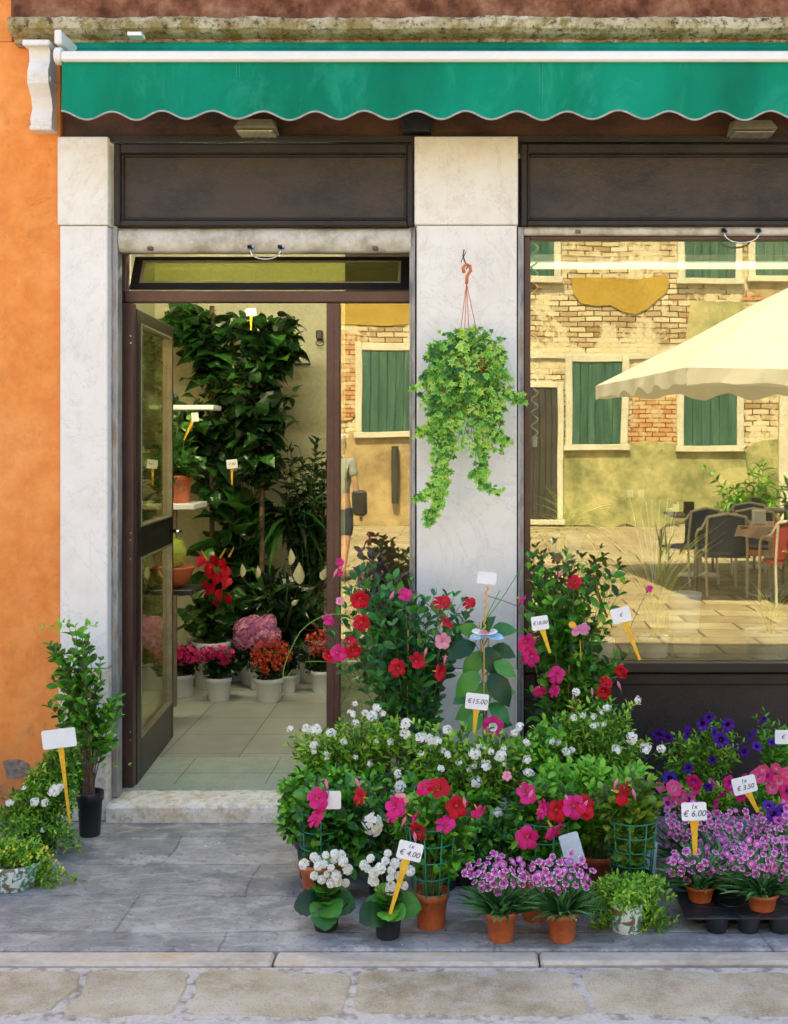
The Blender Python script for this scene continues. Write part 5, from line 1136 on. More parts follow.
# anthurium
root, top, pc = ipot(212, 690, 40, 46, 'wpot', 'red anthurium with drooping red spathes behind the pink pots', 'anthurium'); lf, st = MB(), MB(); bush(lf, st, top, [(210, 585, 30, 30, .12), (200, 620, 26, 24, .12), (232, 610, 22, 30, .12)], pc[1], 44, 3, HEART, .13, rs=.003, ma=.4, opp=False); st.build('stems', M['stem'], root); lf.build('foliage', M['leaf_i2'], root)
sp = MB(); sp.inst(HEART, [(0, 0, 0)], [(0, 1, 0)], [(0, 0, 1)], 1.0); sm = sp.mesh('spathe', M['red']); sq = MB(); sq.tube([(0, 0, .0), (0, .3, .25), (0, .45, .45)], [.05, .05, .03], 6); sqm = sq.mesh('spadix', M['white'])
for (a, b) in ((204, 558), (214, 556), (222, 560), (208, 570), (218, 574), (225, 568), (212, 585), (220, 590), (230, 596), (205, 582), (216, 600), (210, 564), (228, 578)):
    o = put(sm, 'spathe', root, at(a, b, pc[1] - .16), norm(np.array((RNG.normal(0, .8), -1, RNG.normal(.3, .6)))), .088, roll=math.pi + random.uniform(-.7, .7))
for (a, b, r_) in ((207, 560, .5), (220, 558, -.7), (229, 557, -.6)): mb = MB(); p = at(a, b, pc[1] - .2); mb.tube([p, p + (.06 * math.sin(-r_), -.02, .06)], [.007, .004], 6); mb.build('spadix', M['throat'], root)
# peace lilies
root, top, pc = ipot(283, 687, 40, 40, 'wpot', 'peace lily with white spathes in a large pale pot', 'peace_lily'); lf, st = MB(), MB(); bush(lf, st, top, [(262, 615, 30, 34, .14), (295, 620, 32, 40, .14), (280, 590, 24, 20, .1)], pc[1], 90, 4, LONG, .22, rs=.003, ma=.35, opp=False, t0=.2)
sp = MB(); sp.inst(leafT([(0, .05), (.15, .2), (.4, .28), (.7, .16), (1, .01)], -.6, .2), [(0, 0, 0)], [(0, 1, 0)], [(0, 0, 1)], 1.0); sm = sp.mesh('spathe', petal('lily_spathe', (.50, .48, .30), (.66, .62, .42)), smooth=True)
for (a, b, s_, r_) in ((290, 555, .13, .2), (300, 574, .17, -.1), (242, 567, .11, .3), (257, 568, .10, .2), (322, 570, .11, -.5), (292, 595, .07, -1)):
    p = at(a, b + 10, pc[1] - .30); o = put(sm, 'spathe', root, p, (-.7 if r_ > 0 else .6, -1, .25), s_ * .85, roll=r_); st.tube(bez(top, (top + p) / 2 + (0, 0, .1), p, 6), .003, 4, cap=False)
st.build('stems', M['stem'], root); lf.build('foliage', M['leaf_i'], root)
# flowering pots on the shop floor
def floor_pot(label, px, py, wp, hp, kind, fl, fs, ells, name, potmat='wpot', nb=40, size=.05):
    root, top, pc = ipot(px, py, wp, hp, potmat, label, name, group='flowering pots on the shop floor'); lf, st = MB(), MB(); bush(lf, st, top, ells, pc[1], nb, 5, OVAL, size, br=.02, rs=.002, ma=.35)
    st.build('stems', M['stem'], root); lf.build('foliage', M['leaf_i'], root)
    for it in fl: put(FM[kind], 'flower_head', root, at(it[0], it[1], pc[1] - .09), cam_face(.25), fs * (it[2] if len(it) > 2 else 1))
    return root
floor_pot('magenta pink pot plant in a white pot, leftmost on the shop floor', 181, 698, 27, 22, 'cyc', [(178, 652, 1), (190, 655, 1.1), (184, 658, .9), (172, 650, .9)], .042, [(181, 662, 18, 14, .07)], 'cineraria', size=.06)
floor_pot('magenta pink pot plant in a white pot, second from the left on the shop floor', 219, 702, 26, 23, 'cyc', [(208, 653, .9), (215, 652, 1), (225, 656, 1.1), (202, 658, .8)], .042, [(218, 666, 20, 14, .07)], 'cineraria', size=.06)
floor_pot('red orange kalanchoe in a white pot in the middle of the shop floor', 269, 703, 28, 23, 'kal', [(262, 648), (271, 656), (260, 662), (282, 648, .9), (274, 643, .9), (286, 656, .9), (256, 655, .8), (266, 670, .7), (278, 664, .9)], .042, [(268, 668, 16, 20, .06)], 'red_kalanchoe', size=.045)
floor_pot('large pink hydrangea behind the red orange kalanchoe', 262, 690, 30, 28, 'hyd', [(246, 630, 1.1), (255, 626, 1), (262, 632, 1.2), (270, 636, 1), (256, 640, 1), (243, 640, .9), (268, 624, .9)], .068, [(258, 652, 24, 16, .08)], 'pink_hydrangea', size=.09)
floor_pot('dusty pink hydrangea right of the red orange kalanchoe', 290, 681, 26, 24, 'hyd', [(290, 620, 1.1), (302, 636, 1), (283, 632, .9), (309, 630, .8)], .066, [(295, 652, 20, 14, .08)], 'pink_hydrangea', size=.09)
floor_pot('red kalanchoe in a white pot against the door post', 323, 694, 25, 22, 'kal', [(312, 640), (320, 636), (326, 644), (316, 650, .9), (330, 652)], .042, [(322, 664, 18, 18, .06)], 'red_kalanchoe')
for (px, py, wp, hp, lab) in ((353, 682, 26, 22, 'white pot seen through the narrow pane, left one of two'), (378, 690, 24, 20, 'white pot seen through the narrow pane, right one of two'), (288, 694, 18, 18, 'small white pot behind the red orange kalanchoe')):
    root, top, pc = ipot(px, py, wp, hp, 'wpot', lab, 'potted_fern', group='green pot plants on the shop floor'); lf, st = MB(), MB(); bush(lf, st, top, [(px, py - 36, 16, 14, .07)], pc[1], 24, 5, OVAL, .06, ma=.3); st.build('stems', M['stem'], root); lf.build('foliage', M['leaf_i'], root)
# wall bracket shelves on the left with a cactus
root = thing('wall_shelf', np.array((X(185, 7.0), 7.0, 1.2)), 'white shelf board high on the left side inside the shop', 'shelf', 'shelves inside the shop'); mb = MB(); mb.box(X(167, 7.0) - .5, X(196, 7.0), 6.95, 7.3, 1.245, 1.278, bev=.004); mb.build('board', M['wpot'], root); mb = MB(); mb.box(X(172, 7.0), X(176, 7.0), 7.0, 7.03, .088, 1.244); mb.build('post', M['bead'], root)
root = thing('wall_shelf', at(180, 410, 7.4), 'white shelf board level with the pothos leaves inside the shop', 'shelf', 'shelves inside the shop'); mb = MB(); mb.box(X(150, 7.4), X(214, 7.4), 7.38, 7.62, Z(410, 7.4), Z(405, 7.4), bev=.004); mb.build('board', M['wpot'], root)
root = thing('cactus', at(175, 587, 6.5), 'round golden cactus in an orange bowl behind the door leaf', 'cactus'); mb = MB(); c = at(172, 587, 6.5); mb.lathe([(.05, 0), (.09, .03), (.12, .10), (.125, .11), (.11, .11)], c, 24); mb.build('bowl', M['terra'], root, smooth=True)
mb = MB(); c2 = c + (0, 0, .19); V = hemi(220); V = np.concatenate([V, V * (1, 1, -1)]); mb.inst(BLADE, c2 + V * .075, V, (0, .1, 1), np.stack([np.full(440, .06), np.full(440, .035), np.full(440, .01)], 1)); mb.lathe([(0.02, -.085), (.06, -.055), (.08, 0), (.06, .055), (.0, .08)], c2, 16); mb.build('spines', M['grass_y'], root)
root = thing('wall_shelf', (c[0], 6.5, c[2] - .03), 'dark shelf board holding the cactus bowl behind the door leaf', 'shelf', 'shelves inside the shop'); mb = MB(); mb.box(-2.199, c[0] + .14, 6.38, 6.64, c[2] - .03, c[2] - .002, bev=.003); mb.build('board', M['black'], root)
# tags inside
for (a, b, w_, h_, lab, tx, ex, ey) in ((232, 464, 11, 9, 'white tag on a short stake in the broad leaved philodendron', '7.50', 232, 485), (251, 312, 10, 7, 'white tag at the top of the tall dark philodendron', '11.50', 251, 330), (195, 417, 7, 9, 'white tag on a slanted yellow stake over the left shelf', '', 184, 440)):
    price_sign(a, b, w_, h_, R(-6), 7.0, ex, ey, [(tx, 0, .5)] if tx else [], lab, group='tags inside the shop', swp=2)
# wall details
root = thing('wall_lamp', at(320, 338, YB), 'small black hook lamp on the yellow back wall of the shop', 'lamp'); mb = MB(); mb.box(X(317, YB), X(323, YB), YB - .06, YB, Z(340, YB), Z(331, YB), bev=.006); mb.build('head', M['black'], root); mb = MB(); mb.tube([at(318 + 4 * math.cos(t) + 2, 343 + 3 * math.sin(t), YB - .04) for t in np.linspace(0, 6, 14)], .004, 5); mb.build('ring', M['black'], root)
root = thing('wall_rail', at(303, 364.5, YB), 'short dark rail on the yellow back wall of the shop', 'rail'); mb = MB(); mb.box(X(292, YB), X(311, YB), YB - .04, YB - .02, Z(365.5, YB), Z(363.5, YB)); mb.box(X(294, YB), X(296, YB), YB - .02, YB, Z(365.5, YB), Z(363.5, YB)); mb.build('bar', M['black'], root)
# fluorescent tubes
g = NG('tube_light'); g.b.inputs['Emission Color'].default_value = (1, .93, .62, 1); g.b.inputs['Emission Strength'].default_value = 52.0; TL = g.fin((.9, .9, .8), .4)
g = NG('hanging_tube_light'); g.b.inputs['Emission Color'].default_value = (1, .95, .72, 1); g.b.inputs['Emission Strength'].default_value = .32; TL2 = g.fin((.9, .9, .8), .4)
for (x0, x1, yy, lab) in ((-1.9, -.7, 6.3, 'lit fluorescent tube on the shop ceiling above the door area'), (2.2, 3.4, 7.2, 'lit fluorescent tube on the shop ceiling far right, outside the photo')):
    root = thing('fluorescent_light', ((x0 + x1) / 2, yy, 3.02), lab, 'ceiling light', 'fluorescent lights inside the shop'); mb = MB(); mb.box(x0, x1, yy - .03, yy + .03, 3.06, 3.099, bev=.004); mb.build('housing', M['wpot'], root); mb = MB(); mb.tube([(x0 + .02, yy, 3.035), (x1 - .02, yy, 3.035)], .018, 10); mb.build('tube', TL, root)
root = thing('hanging_light', (1.7, 6.9, 2.62), 'long white hanging strip light seen through the top of the display window', 'ceiling light'); zl_ = Z(264, 6.9)
mb = MB(); mb.box(.2, 3.2, 6.86, 6.94, zl_ + .01, zl_ + .05, bev=.005); mb.build('housing', M['wpot'], root)
mb = MB(); mb.tube([(.25, 6.9, zl_ - .012), (3.15, 6.9, zl_ - .012)], .018, 10); mb.build('tube', TL2, root)
for xx in (.5, 2.9): mb = MB(); mb.tube([(xx, 6.9, zl_ + .05), (xx, 6.9, 3.1)], .004, 5); mb.build('rod', M['chrome'], root)
# ---- display in the window
def wpot_(px, py, wp, hp, mat, label, name, Yq=5.62, z0=.66):
    pc = np.array((X(px, Yq), Yq, Z(py, Yq))); root = thing(name, pc, label, CAT_P, 'plants in the window display'); rt = wp / F * Yq / 2; top = pot(root, pc, rt, hp / F * Yq, M[mat], rb=rt * .85); return root, top, pc
def tufts(root, top, N, lmin, lmax, elmin, mat, wd=.9, tm=BLADE2):
    a = RNG.uniform(0, 6.28, N); el = RNG.uniform(elmin, 1.5, N); mb = MB(); L = RNG.uniform(lmin, lmax, N)
    mb.inst(tm, np.tile(top, (N, 1)) + RNG.normal(0, .01, (N, 3)), np.stack([np.cos(a) * np.cos(el), np.sin(a) * np.cos(el), np.sin(el)], 1), (0, 0, 1), np.stack([L * wd, L, L], 1)); mb.build('foliage', M[mat], root)
zs = .66
for (px, wp, hp, mat, lab, N, l0, l1, em, wd) in ((655, 30, 20, 'wpot', 'tall pale grass in a white pot behind the window glass', 34, .40, .72, 1.28, .35), (770, 50, 26, 'bpot', 'spiky yellow green plant in a pale blue pot behind the window glass', 60, .14, .30, 1.0, .6), (600, 30, 18, 'wpot', 'thin yellow grass in a white pot at the left behind the window glass', 30, .25, .42, 1.2, .4)):
    Yq = 5.48; wd *= 1.6; pc = np.array((X(px, Yq), Yq, zs)); root = thing('ornamental_grass', pc, lab, CAT_P, 'plants in the window display'); rt = wp / F * Yq / 2; top = pot(root, pc, rt, hp / F * Yq, M[mat], rb=rt * .85); tufts(root, top, N, l0, l1, em, 'grass_y', wd, BLADE)
root = thing('plinth_block', (X(683, 5.5), 5.5, .66), 'low display block under the white planter behind the window glass', 'plant stand'); mb = MB(); mb.box(X(670, 5.5), X(698, 5.5), 5.43, 5.57, .661, Z(632, 5.50) - .001, bev=.004); mb.build('column', M['bead'], root)
pc = np.array((X(684, 5.50), 5.50, Z(632, 5.50))); root = thing('white_planter', pc, 'empty tall white planter behind the window glass', 'plant pot'); mb = MB(); rt = .078; mb.lathe([(rt * .78, 0), (rt * .8, .003), (rt, .165), (rt * 1.03, .17), (rt * 1.03, .182), (rt * .93, .182), (rt * .9, .15)], pc, 24); mb.build('pot', M['wpot'], root, smooth=True); mb = MB(); mb.lathe([(rt * .9, .15), (0, .15)], pc, 16); mb.build('soil', M['soil'], root)
# spider plant on a stand
pc = np.array((X(566, 6.1), 6.1, Z(560, 6.1))); root = thing('spider_plant', pc, 'arching yellow green spider plant behind the left of the window glass', CAT_P, 'plants in the window display'); top = pot(root, pc, .09, .14, M['wpot']); tufts(root, top, 46, .18, .34, .5, 'grass_y', 1.5)
root = thing('plant_stand', (pc[0], 6.1, .088), 'thin stand under the spider plant behind the window glass', 'plant stand'); mb = MB(); mb.lathe([(.1, -.02), (.1, -.002)], pc, 20); mb.tube([(pc[0], 6.1, .09), pc - (0, 0, .02)], .012, 8); mb.lathe([(.12, 0), (.12, .012)], (pc[0], 6.1, .088), 20); mb.build('pedestal', M['bead'], root)
# leaning rods with white clips
root = thing('rod_bundle', at(650, 600, 5.9), 'bundle of thin white rods with clips standing behind the window glass', 'rods'); mb = MB()
for (a, b) in ((642, 630), (646, 652), (650, 660), (655, 668), (660, 640), (663, 646), (668, 674), (672, 678)): mb.tube([at(655 + (a - 655) * .25, 598, 5.9), at(b, 498 + random.uniform(-3, 10), 5.92)], .0022, 4)
mb.build('rods', M['wpot'], root); mb = MB()
for (a, b) in ((630, 494), (641, 494), (670, 512), (676, 508)): c = at(a, b, 5.9); mb.box(c[0] - .015, c[0] + .015, 5.895, 5.905, c[2] - .018, c[2] + .018, bev=.002)
mb.build('clips', M['card'], root)
root = thing('rod_stand', at(655, 600, 5.9), 'small pot holding the white rods behind the window glass', 'plant pot'); mb = MB(); c = at(655, 634, 5.9); mb.lathe([(.04, 0), (.055, .15), (.05, .15), (.045, .05), (0, .05)], c, 18); mb.build('pot', M['bead'], root); mb = MB(); mb.box(c[0] - .06, c[0] + .06, 5.84, 5.96, .088, c[2], bev=.004); mb.build('base', M['int_dim'], root)
# the white zigzag cord at the window edge
root = thing('curly_cord', at(533, 435, 5.40), 'white curly cord hanging inside the left edge of the window', 'cord'); mb = MB(); t = np.linspace(0, 1, 260); z0, z1 = Z(436, 5.325), Z(238, 5.325); xc = X(534.5, 5.325)
mb.tube(np.stack([xc + .014 * np.sin(t * 2 * math.pi * 15), 5.325 + .012 * np.cos(t * 2 * math.pi * 15), z0 + (z1 - z0) * t], 1), .0036, 6); mb.build('coil', M['wpot'], root, smooth=True)
mb = MB(); mb.box(xc - .012, xc + .012, 5.315, 5.335, z0 - .05, z0, bev=.004); mb.build('pull', M['wpot'], root)

# ------------------------------------------------------------ the far side of the square (seen in the glass)
YO = 2 * 5.285 - 23.0; DV = 23.0
def ox(px): return X(px, DV)
def oz(py): return Z(py, DV)
def mk_brick():
    g = NG('old_brick_wall'); v0 = g.tc(swz=True); nz = g.n('ShaderNodeTexNoise'); nz.inputs['Scale'].default_value = 1.5; nz.inputs['Detail'].default_value = 6; g.l(v0, nz.inputs[0]); vv = g.mix(.07, v0, nz.outputs[1])
    br = g.n('ShaderNodeTexBrick'); g.l(vv, br.inputs[0]); br.inputs['Scale'].default_value = 1; br.inputs['Brick Width'].default_value = .30; br.inputs['Row Height'].default_value = .095; br.inputs['Mortar Size'].default_value = .011
    br.inputs['Color1'].default_value = (.30, .19, .09, 1); br.inputs['Color2'].default_value = (.64, .54, .36, 1); br.inputs['Mortar'].default_value = (.09, .06, .035, 1)
    n = g.noise(.8, 9, .75); n2 = g.noise(5, 6, .7); c = g.mix(g.ramp(n, [(.50, 0.0), (.56, .85)]), br.outputs[0], (.60, .52, .35)); c = g.mix(g.ramp(n2, [(.62, 0.0), (.78, .75)]), c, (.26, .09, .04)); n6 = g.noise(1.6, 8, .8, stretch=(1, 1, .6)); c = g.mix(g.ramp(n6, [(.6, 0.0), (.85, .7)]), c, (.10, .07, .04))
    g.bump(g.math('ADD', g.math('MULTIPLY', br.outputs[1], -1), n2), .8, .03); return g.fin(c, .9, spec=.1)
M['brick'] = mk_brick()
def mk_redbrick():
    g = NG('bare_red_brick'); v0 = g.tc(swz=True); br = g.n('ShaderNodeTexBrick'); g.l(v0, br.inputs[0]); br.inputs['Scale'].default_value = 1; br.inputs['Brick Width'].default_value = .26; br.inputs['Row Height'].default_value = .085; br.inputs['Mortar Size'].default_value = .011
    br.inputs['Color1'].default_value = (.42, .17, .07, 1); br.inputs['Color2'].default_value = (.55, .33, .15, 1); br.inputs['Mortar'].default_value = (.12, .08, .05, 1); n2 = g.noise(4, 6, .7); g.bump(g.math('MULTIPLY', br.outputs[1], -1), .8, .03)
    return g.fin(g.mix(g.ramp(n2, [(.5, 0.0), (.65, .6)]), br.outputs[0], (.55, .47, .3)), .9, spec=.1)
M['redbrick'] = mk_redbrick()
M['ochre'] = surf('ochre_plaster', (.34, .21, .02), (.44, .28, .04), 1.2, .9, .3, 20, bd=.02)
M['olive'] = surf('mossy_plaster', (.16, .17, .06), (.36, .34, .14), 1.3, .9, 1, 9, c3=(.52, .44, .2), bd=.03)
M['tanpl'] = surf('tan_plaster', (.24, .16, .07), (.46, .34, .16), 1.6, .9, .5, 16, bd=.03)
M['ostone'] = surf('window_stone', (.52, .48, .36), (.62, .58, .44), 2, .8, .2, 20)
M['green_sh'] = surf('green_shutter_paint', (.004, .05, .035), (.015, .10, .07), 2.5, .6, .3, 20, stretch=(4, 1, .4), c3=(.06, .13, .08))
M['dkgap'] = surf('painted_gap_and_dark_metal', (.02, .02, .018), (.04, .035, .03), 3, .6)  # dark pipe and boxes; on doorways it paints the dark inside
O = thing('old_house', (0, YO, 0), 'old brick and plaster house across the square, reflected in the shop glass', 'building')
bx('wall', M['brick'], O, -16, 16, YO - 8, YO, -.02, 7.6)
bx('roof', M['rust'], O, -16.3, 16.3, YO - 8.2, YO + .3, 7.602, 7.8)
def patch(pts, mat, d=.02, name='plaster_patch', rough_=.6):
    P = [(ox(a), oz(b)) for a, b in pts]; out = []
    for i in range(len(P)):
        a, b = np.array(P[i]), np.array(P[(i + 1) % len(P)]); L_ = np.linalg.norm(b - a); k = max(1, int(L_ / .22))
        for j in range(k): q = a + (b - a) * j / k; out.append(tuple(q + (RNG.normal(0, .022, 2) * rough_ if j else 0)))
    mb = MB(); mb.prism(out, YO - .01, YO + d); mb.build(name, M[mat], O)
patch([(572, 278), (573, 293), (580, 302), (595, 305), (612, 304), (622, 310), (634, 313), (645, 309), (655, 301), (666, 292), (669, 282), (664, 274), (655, 276), (640, 279), (600, 277)], 'ochre', .03)
patch([(-200, 352), (335, 352), (335, 505), (-200, 540)], 'tanpl', .02); patch([(-200, 200), (330, 200), (425, 205), (425, 322), (345, 325), (-200, 330)], 'ochre', .022)
patch([(347, 430), (500, 430), (500, 526), (340, 527)], 'tanpl', .024); patch([(545, 440), (640, 442), (740, 448), (775, 440), (1100, 450), (1100, 527), (500, 527), (500, 440)], 'olive', .026, rough_=2)
patch([(690, 300), (745, 302), (750, 330), (720, 352), (685, 340)], 'olive', .02); patch([(755, 250), (1100, 250), (1100, 300), (790, 310), (750, 290)], 'tanpl', .02)
patch([(632, 398), (682, 400), (680, 446), (655, 450), (630, 444)], 'redbrick', .018); patch([(742, 300), (800, 305), (800, 270), (752, 280)], 'redbrick', .015); patch([(339, 330), (360, 335), (361, 400), (350, 418), (335, 420)], 'redbrick', .03)
patch([(500, 352), (850, 356), (850, 361), (500, 358)], 'ostone', .05, 'string_course', .3)
def oshut(pa, pb, py0, py1, nm='window', mat='green_sh', sill=True, fr=7):
    x0, x1, z0, z1 = ox(pa), ox(pb), oz(py1), oz(py0); f = fr / F * DV; mb = MB()
    mb.box(x0 - f, x0, YO - .01, YO + .09, z0, z1 + f, bev=.01); mb.box(x1, x1 + f, YO - .01, YO + .09, z0, z1 + f, bev=.01); mb.box(x0 + .001, x1 - .001, YO - .01, YO + .088, z1, z1 + f, bev=.01); mb.box(x0 - f - .03, x1 + f + .03, YO - .01, YO + .13, z0 - f * .9, z0 - .002, bev=.01)
    w_ = mb.build(nm, M['ostone'], O); k = 6; mb = MB(); d = (x1 - x0) / k
    for i in range(k): mb.box(x0 + i * d + .006, x0 + (i + 1) * d - .006, YO + .028, YO + .06 + .004 * (i % 2), z0, z1, bev=.004)
    mb.box(x0 + .002, x1 - .002, YO, YO + .03, z0, z1)
    mb.build('shutter', M[mat], w_)
for q in ((361, 412, 349, 431), (571, 621, 362, 445), (684, 736, 362, 446), (684, 736, 200, 278), (515, 555, 200, 277), (756, 808, 200, 275), (850, 900, 362, 446), (240, 290, 349, 431), (361, 412, 190, 262)): oshut(*q)
oshut(520, 556, 388, 520, 'doorway', 'dkgap', fr=6); oshut(790, 830, 390, 520, 'doorway', 'dkgap', fr=12)  # no hole behind: near-black planks paint the darkness of the doorways
mb = MB(); mb.tube([(ox(396), YO + .12, oz(447)), (ox(396), YO + .12, oz(503))], .07, 10); mb.build('drain_pipe', M['dkgap'], O)
# house to the side walls of the square, low and plain
# umbrella
def virt(px, py, D): # place a thing seen mirrored at distance D
    return np.array((X(px, D), 2 * 5.285 - D, Z(py, D)))
DU = 13.0; uc = virt(800, 585, DU); uc[2] = -.022
U = thing('market_umbrella', uc, 'cream market parasol over the cafe tables, reflected in the display window', 'umbrella')
M['canvas'] = surf('cream_canvas', (.72, .66, .54), (.80, .74, .62), 1.5, .85, .1, 60)
mb = MB(); mb.tube([uc, uc + (0, 0, 3.2)], .03, 10); mb.build('pole', M['ostone'], U)
mb = MB(); mb.box(uc[0] - .3, uc[0] + .3, uc[1] - .3, uc[1] + .3, uc[2], uc[2] + .07, bev=.02); mb.build('base', M['tan_grey'], U)
apex = uc + (0, 0, 3.4); a0 = R(38); r = 2.6; zc_ = 2.31; corners = [uc + (r * math.cos(a0 + k * math.pi / 2) * 1.0, r * math.sin(a0 + k * math.pi / 2), zc_ + .022) for k in range(4)]
mb = MB()
for k in range(4):
    A_, B_ = corners[k], corners[(k + 1) % 4]; rows = []
    for t in np.linspace(0.02, 1, 7): rows.append([apex + (A_ + (B_ - A_) * s_ - apex) * t + (0, 0, -.16 * math.sin(s_ * math.pi) * t * t * 0 + .0) for s_ in np.linspace(0, 1, 9)])
    mb.grid(rows); mb.grid([[p - (0, 0, .006) for p in r_] for r_ in rows])
    v0 = [A_ + (B_ - A_) * s_ for s_ in np.linspace(0, 1, 25)]; v1 = [p - np.array((0, 0, .15 + .03 * math.sin(i * 1.6))) + norm(p - uc) * (.03 * math.sin(i * 1.3)) for i, p in enumerate(v0)]; mb.grid([v0, v1])
cvg = NG('sunlit_canvas'); cvc = cvg.ramp(cvg.noise(2, 4), [(.3, (.80, .78, .72)), (.7, (.86, .84, .78))]); cvg.fin(cvc, .85, spec=.1); ct = cvg.n('ShaderNodeBsdfTranslucent'); cvg.l(cvc, ct.inputs[0]); cm = cvg.n('ShaderNodeMixShader'); cm.inputs[0].default_value = .45; cvg.l(cvg.b.outputs[0], cm.inputs[1]); cvg.l(ct.outputs[0], cm.inputs[2]); cvg.l(cm.outputs[0], cvg.out.inputs[0])
mb.build('canopy', cvg.m, U, smooth=False)
for k in range(4): mb = MB(); mb.tube([apex - (0, 0, .03), corners[k] - (0, 0, .02)], .012, 6); mb.build('rib', M['ostone'], U)
# tables, chairs, napkin boxes
M['wicker'] = surf('blue_woven_plastic', (.02, .05, .14), (.05, .10, .24), 30, .45, .4, 120)
M['alu'] = surf('brushed_aluminium', (.55, .52, .45), (.68, .64, .55), 8, .35, .05, 80, .2); M['pinkcl'] = surf('pink_tablecloth', (.55, .38, .32), (.66, .48, .42), 3, .85, .15, 60); M['brownt'] = surf('brown_table', (.14, .10, .07), (.22, .16, .11), 6, .5)
M['wick_red'] = surf('red_woven_plastic', (.25, .02, .03), (.4, .05, .06), 30, .45, .4, 120)
def table(px, py, D, cloth, lab):
    c = virt(px, 0, D); c[2] = -.022; t = thing('cafe_table', c, lab, 'table', 'cafe tables under the parasol'); mb = MB(); mb.box(c[0] - .4, c[0] + .4, c[1] - .4, c[1] + .4, .70, .73, bev=.008); mb.build('table_top', M['brownt'], t)
    mb = MB(); mb.tube([c, c + (0, 0, .72)], .03, 10); mb.build('leg', M['alu'], t); mb = MB(); mb.lathe([(.26, 0), (.25, .02), (.04, .04)], c, 20); mb.build('base', M['alu'], t)
    if cloth:
        k = MB(); n = 40; top_ = []; low = []
        for i in range(n):
            a = 2 * math.pi * i / n; q = (abs(math.cos(a)) ** 8 + abs(math.sin(a)) ** 8) ** (-1 / 8); top_.append((c[0] + .41 * q * math.cos(a), c[1] + .41 * q * math.sin(a), .734)); f = 1.05 + .05 * math.sin(i * 1.9); low.append((c[0] + .42 * q * f * math.cos(a), c[1] + .42 * q * f * math.sin(a), .60 - .03 * math.cos(4 * a)))
        k.grid([top_, low], close=True); k.add(top_, [tuple(range(n))]); cl = k.build('tablecloth', M['pinkcl']); tag(cl, 'pink cloth on ' + lab.split(',')[0], 'tablecloth')
    return c
c1 = table(770, 0, 13.0, True, 'square table under the parasol pole, nearest the shop'); c2 = table(700, 0, 14.8, False, 'brown square table left of the parasol, farther from the shop')
c3 = table(765, 0, 15.8, False, 'brown square table behind the parasol, farthest from the shop')
def chair(px, D, rot, seatmat, lab):
    c = virt(px, 0, D); c[2] = -.022; t = thing('cafe_chair', c, lab, 'chair', 'woven cafe chairs under the parasol'); Rm = np.array(Matrix.Rotation(rot, 3, 'Z')); f = lambda x, y, z: c + Rm @ np.array((x, y, z))
    mb = MB(); mb.tube([f(-.27, .22, 0), f(-.27, .2, .62), f(-.26, .1, .68), f(-.25, -.2, .72), f(-.2, -.27, .84), f(0, -.3, .88), f(.2, -.27, .84), f(.25, -.2, .72), f(.26, .1, .68), f(.27, .2, .62), f(.27, .22, 0)], .016, 8); mb.build('arm_frame', M['alu'], t, smooth=True)
    for sx in (-1, 1): mb = MB(); mb.tube([f(sx * .21, -.26, 0), f(sx * .21, -.22, .44), f(sx * .2, -.27, .84)], .014, 8); mb.build('leg', M['alu'], t)
    mb = MB(); rows = [[f(x * (.22 + .02 * y), -.20 - .06 * (z - .45) / .4 + .05 * x * x - .03, z) for x in np.linspace(-1, 1, 9)] for z, y in ((.48, 0), (.6, .5), (.74, 1), (.86, .4))]; mb.grid(rows); mb.grid([[p + Rm @ np.array((0, .012, 0)) for p in r_] for r_ in rows]); mb.build('backrest', M[seatmat], t, smooth=True)
    mb = MB(); V = [f(x, y, z) for z in (.42, .45) for y in (-.22, .22) for x in (-.24, .24)]; mb.add(V, [(0, 2, 3, 1), (4, 5, 7, 6), (0, 1, 5, 4), (2, 6, 7, 3), (0, 4, 6, 2), (1, 3, 7, 5)]); mb.build('seat', M[seatmat], t)
    return c
chair(724, 13.3 - .55, R(8), 'wicker', 'blue woven chair nearest the shop glass, left of the table with the cloth') if False else None
chair(724, 13.0, R(185), 'wicker', 'blue woven armchair left of the parasol pole, nearest the shop')
chair(690, 14.0, R(150), 'wicker', 'blue woven armchair beside the brown table, leftmost'); chair(790, 12.2, R(180), 'wick_red', 'red woven armchair at the table with the cloth'); chair(757, 13.9, R(200), 'wicker', 'blue woven armchair behind the table with the cloth'); chair(740, 15.2, R(170), 'wicker', 'blue woven armchair between the two farther brown tables'); chair(800, 15.4, R(20), 'wicker', 'blue woven armchair farthest from the shop')
for (a, z, lab) in ((c1, .736, 'steel napkin box on the pink tablecloth'), (c2, .732, 'steel napkin box on the left brown table'), (c3, .732, 'steel napkin box on the farthest brown table')):
    mb = MB(); o_ = a + (-.15, .1, 0); mb.box(o_[0] - .06, o_[0] + .06, o_[1] - .05, o_[1] + .05, z, z + .15, bev=.01); mb.box(o_[0] - .03, o_[0] + .03, o_[1] - .055, o_[1] - .051, z + .03, z + .12); tag(mb.build('napkin_dispenser', M['dkgap'] if a is not c1 else M['wpot']), lab, 'napkin box', 'napkin boxes on the cafe tables')
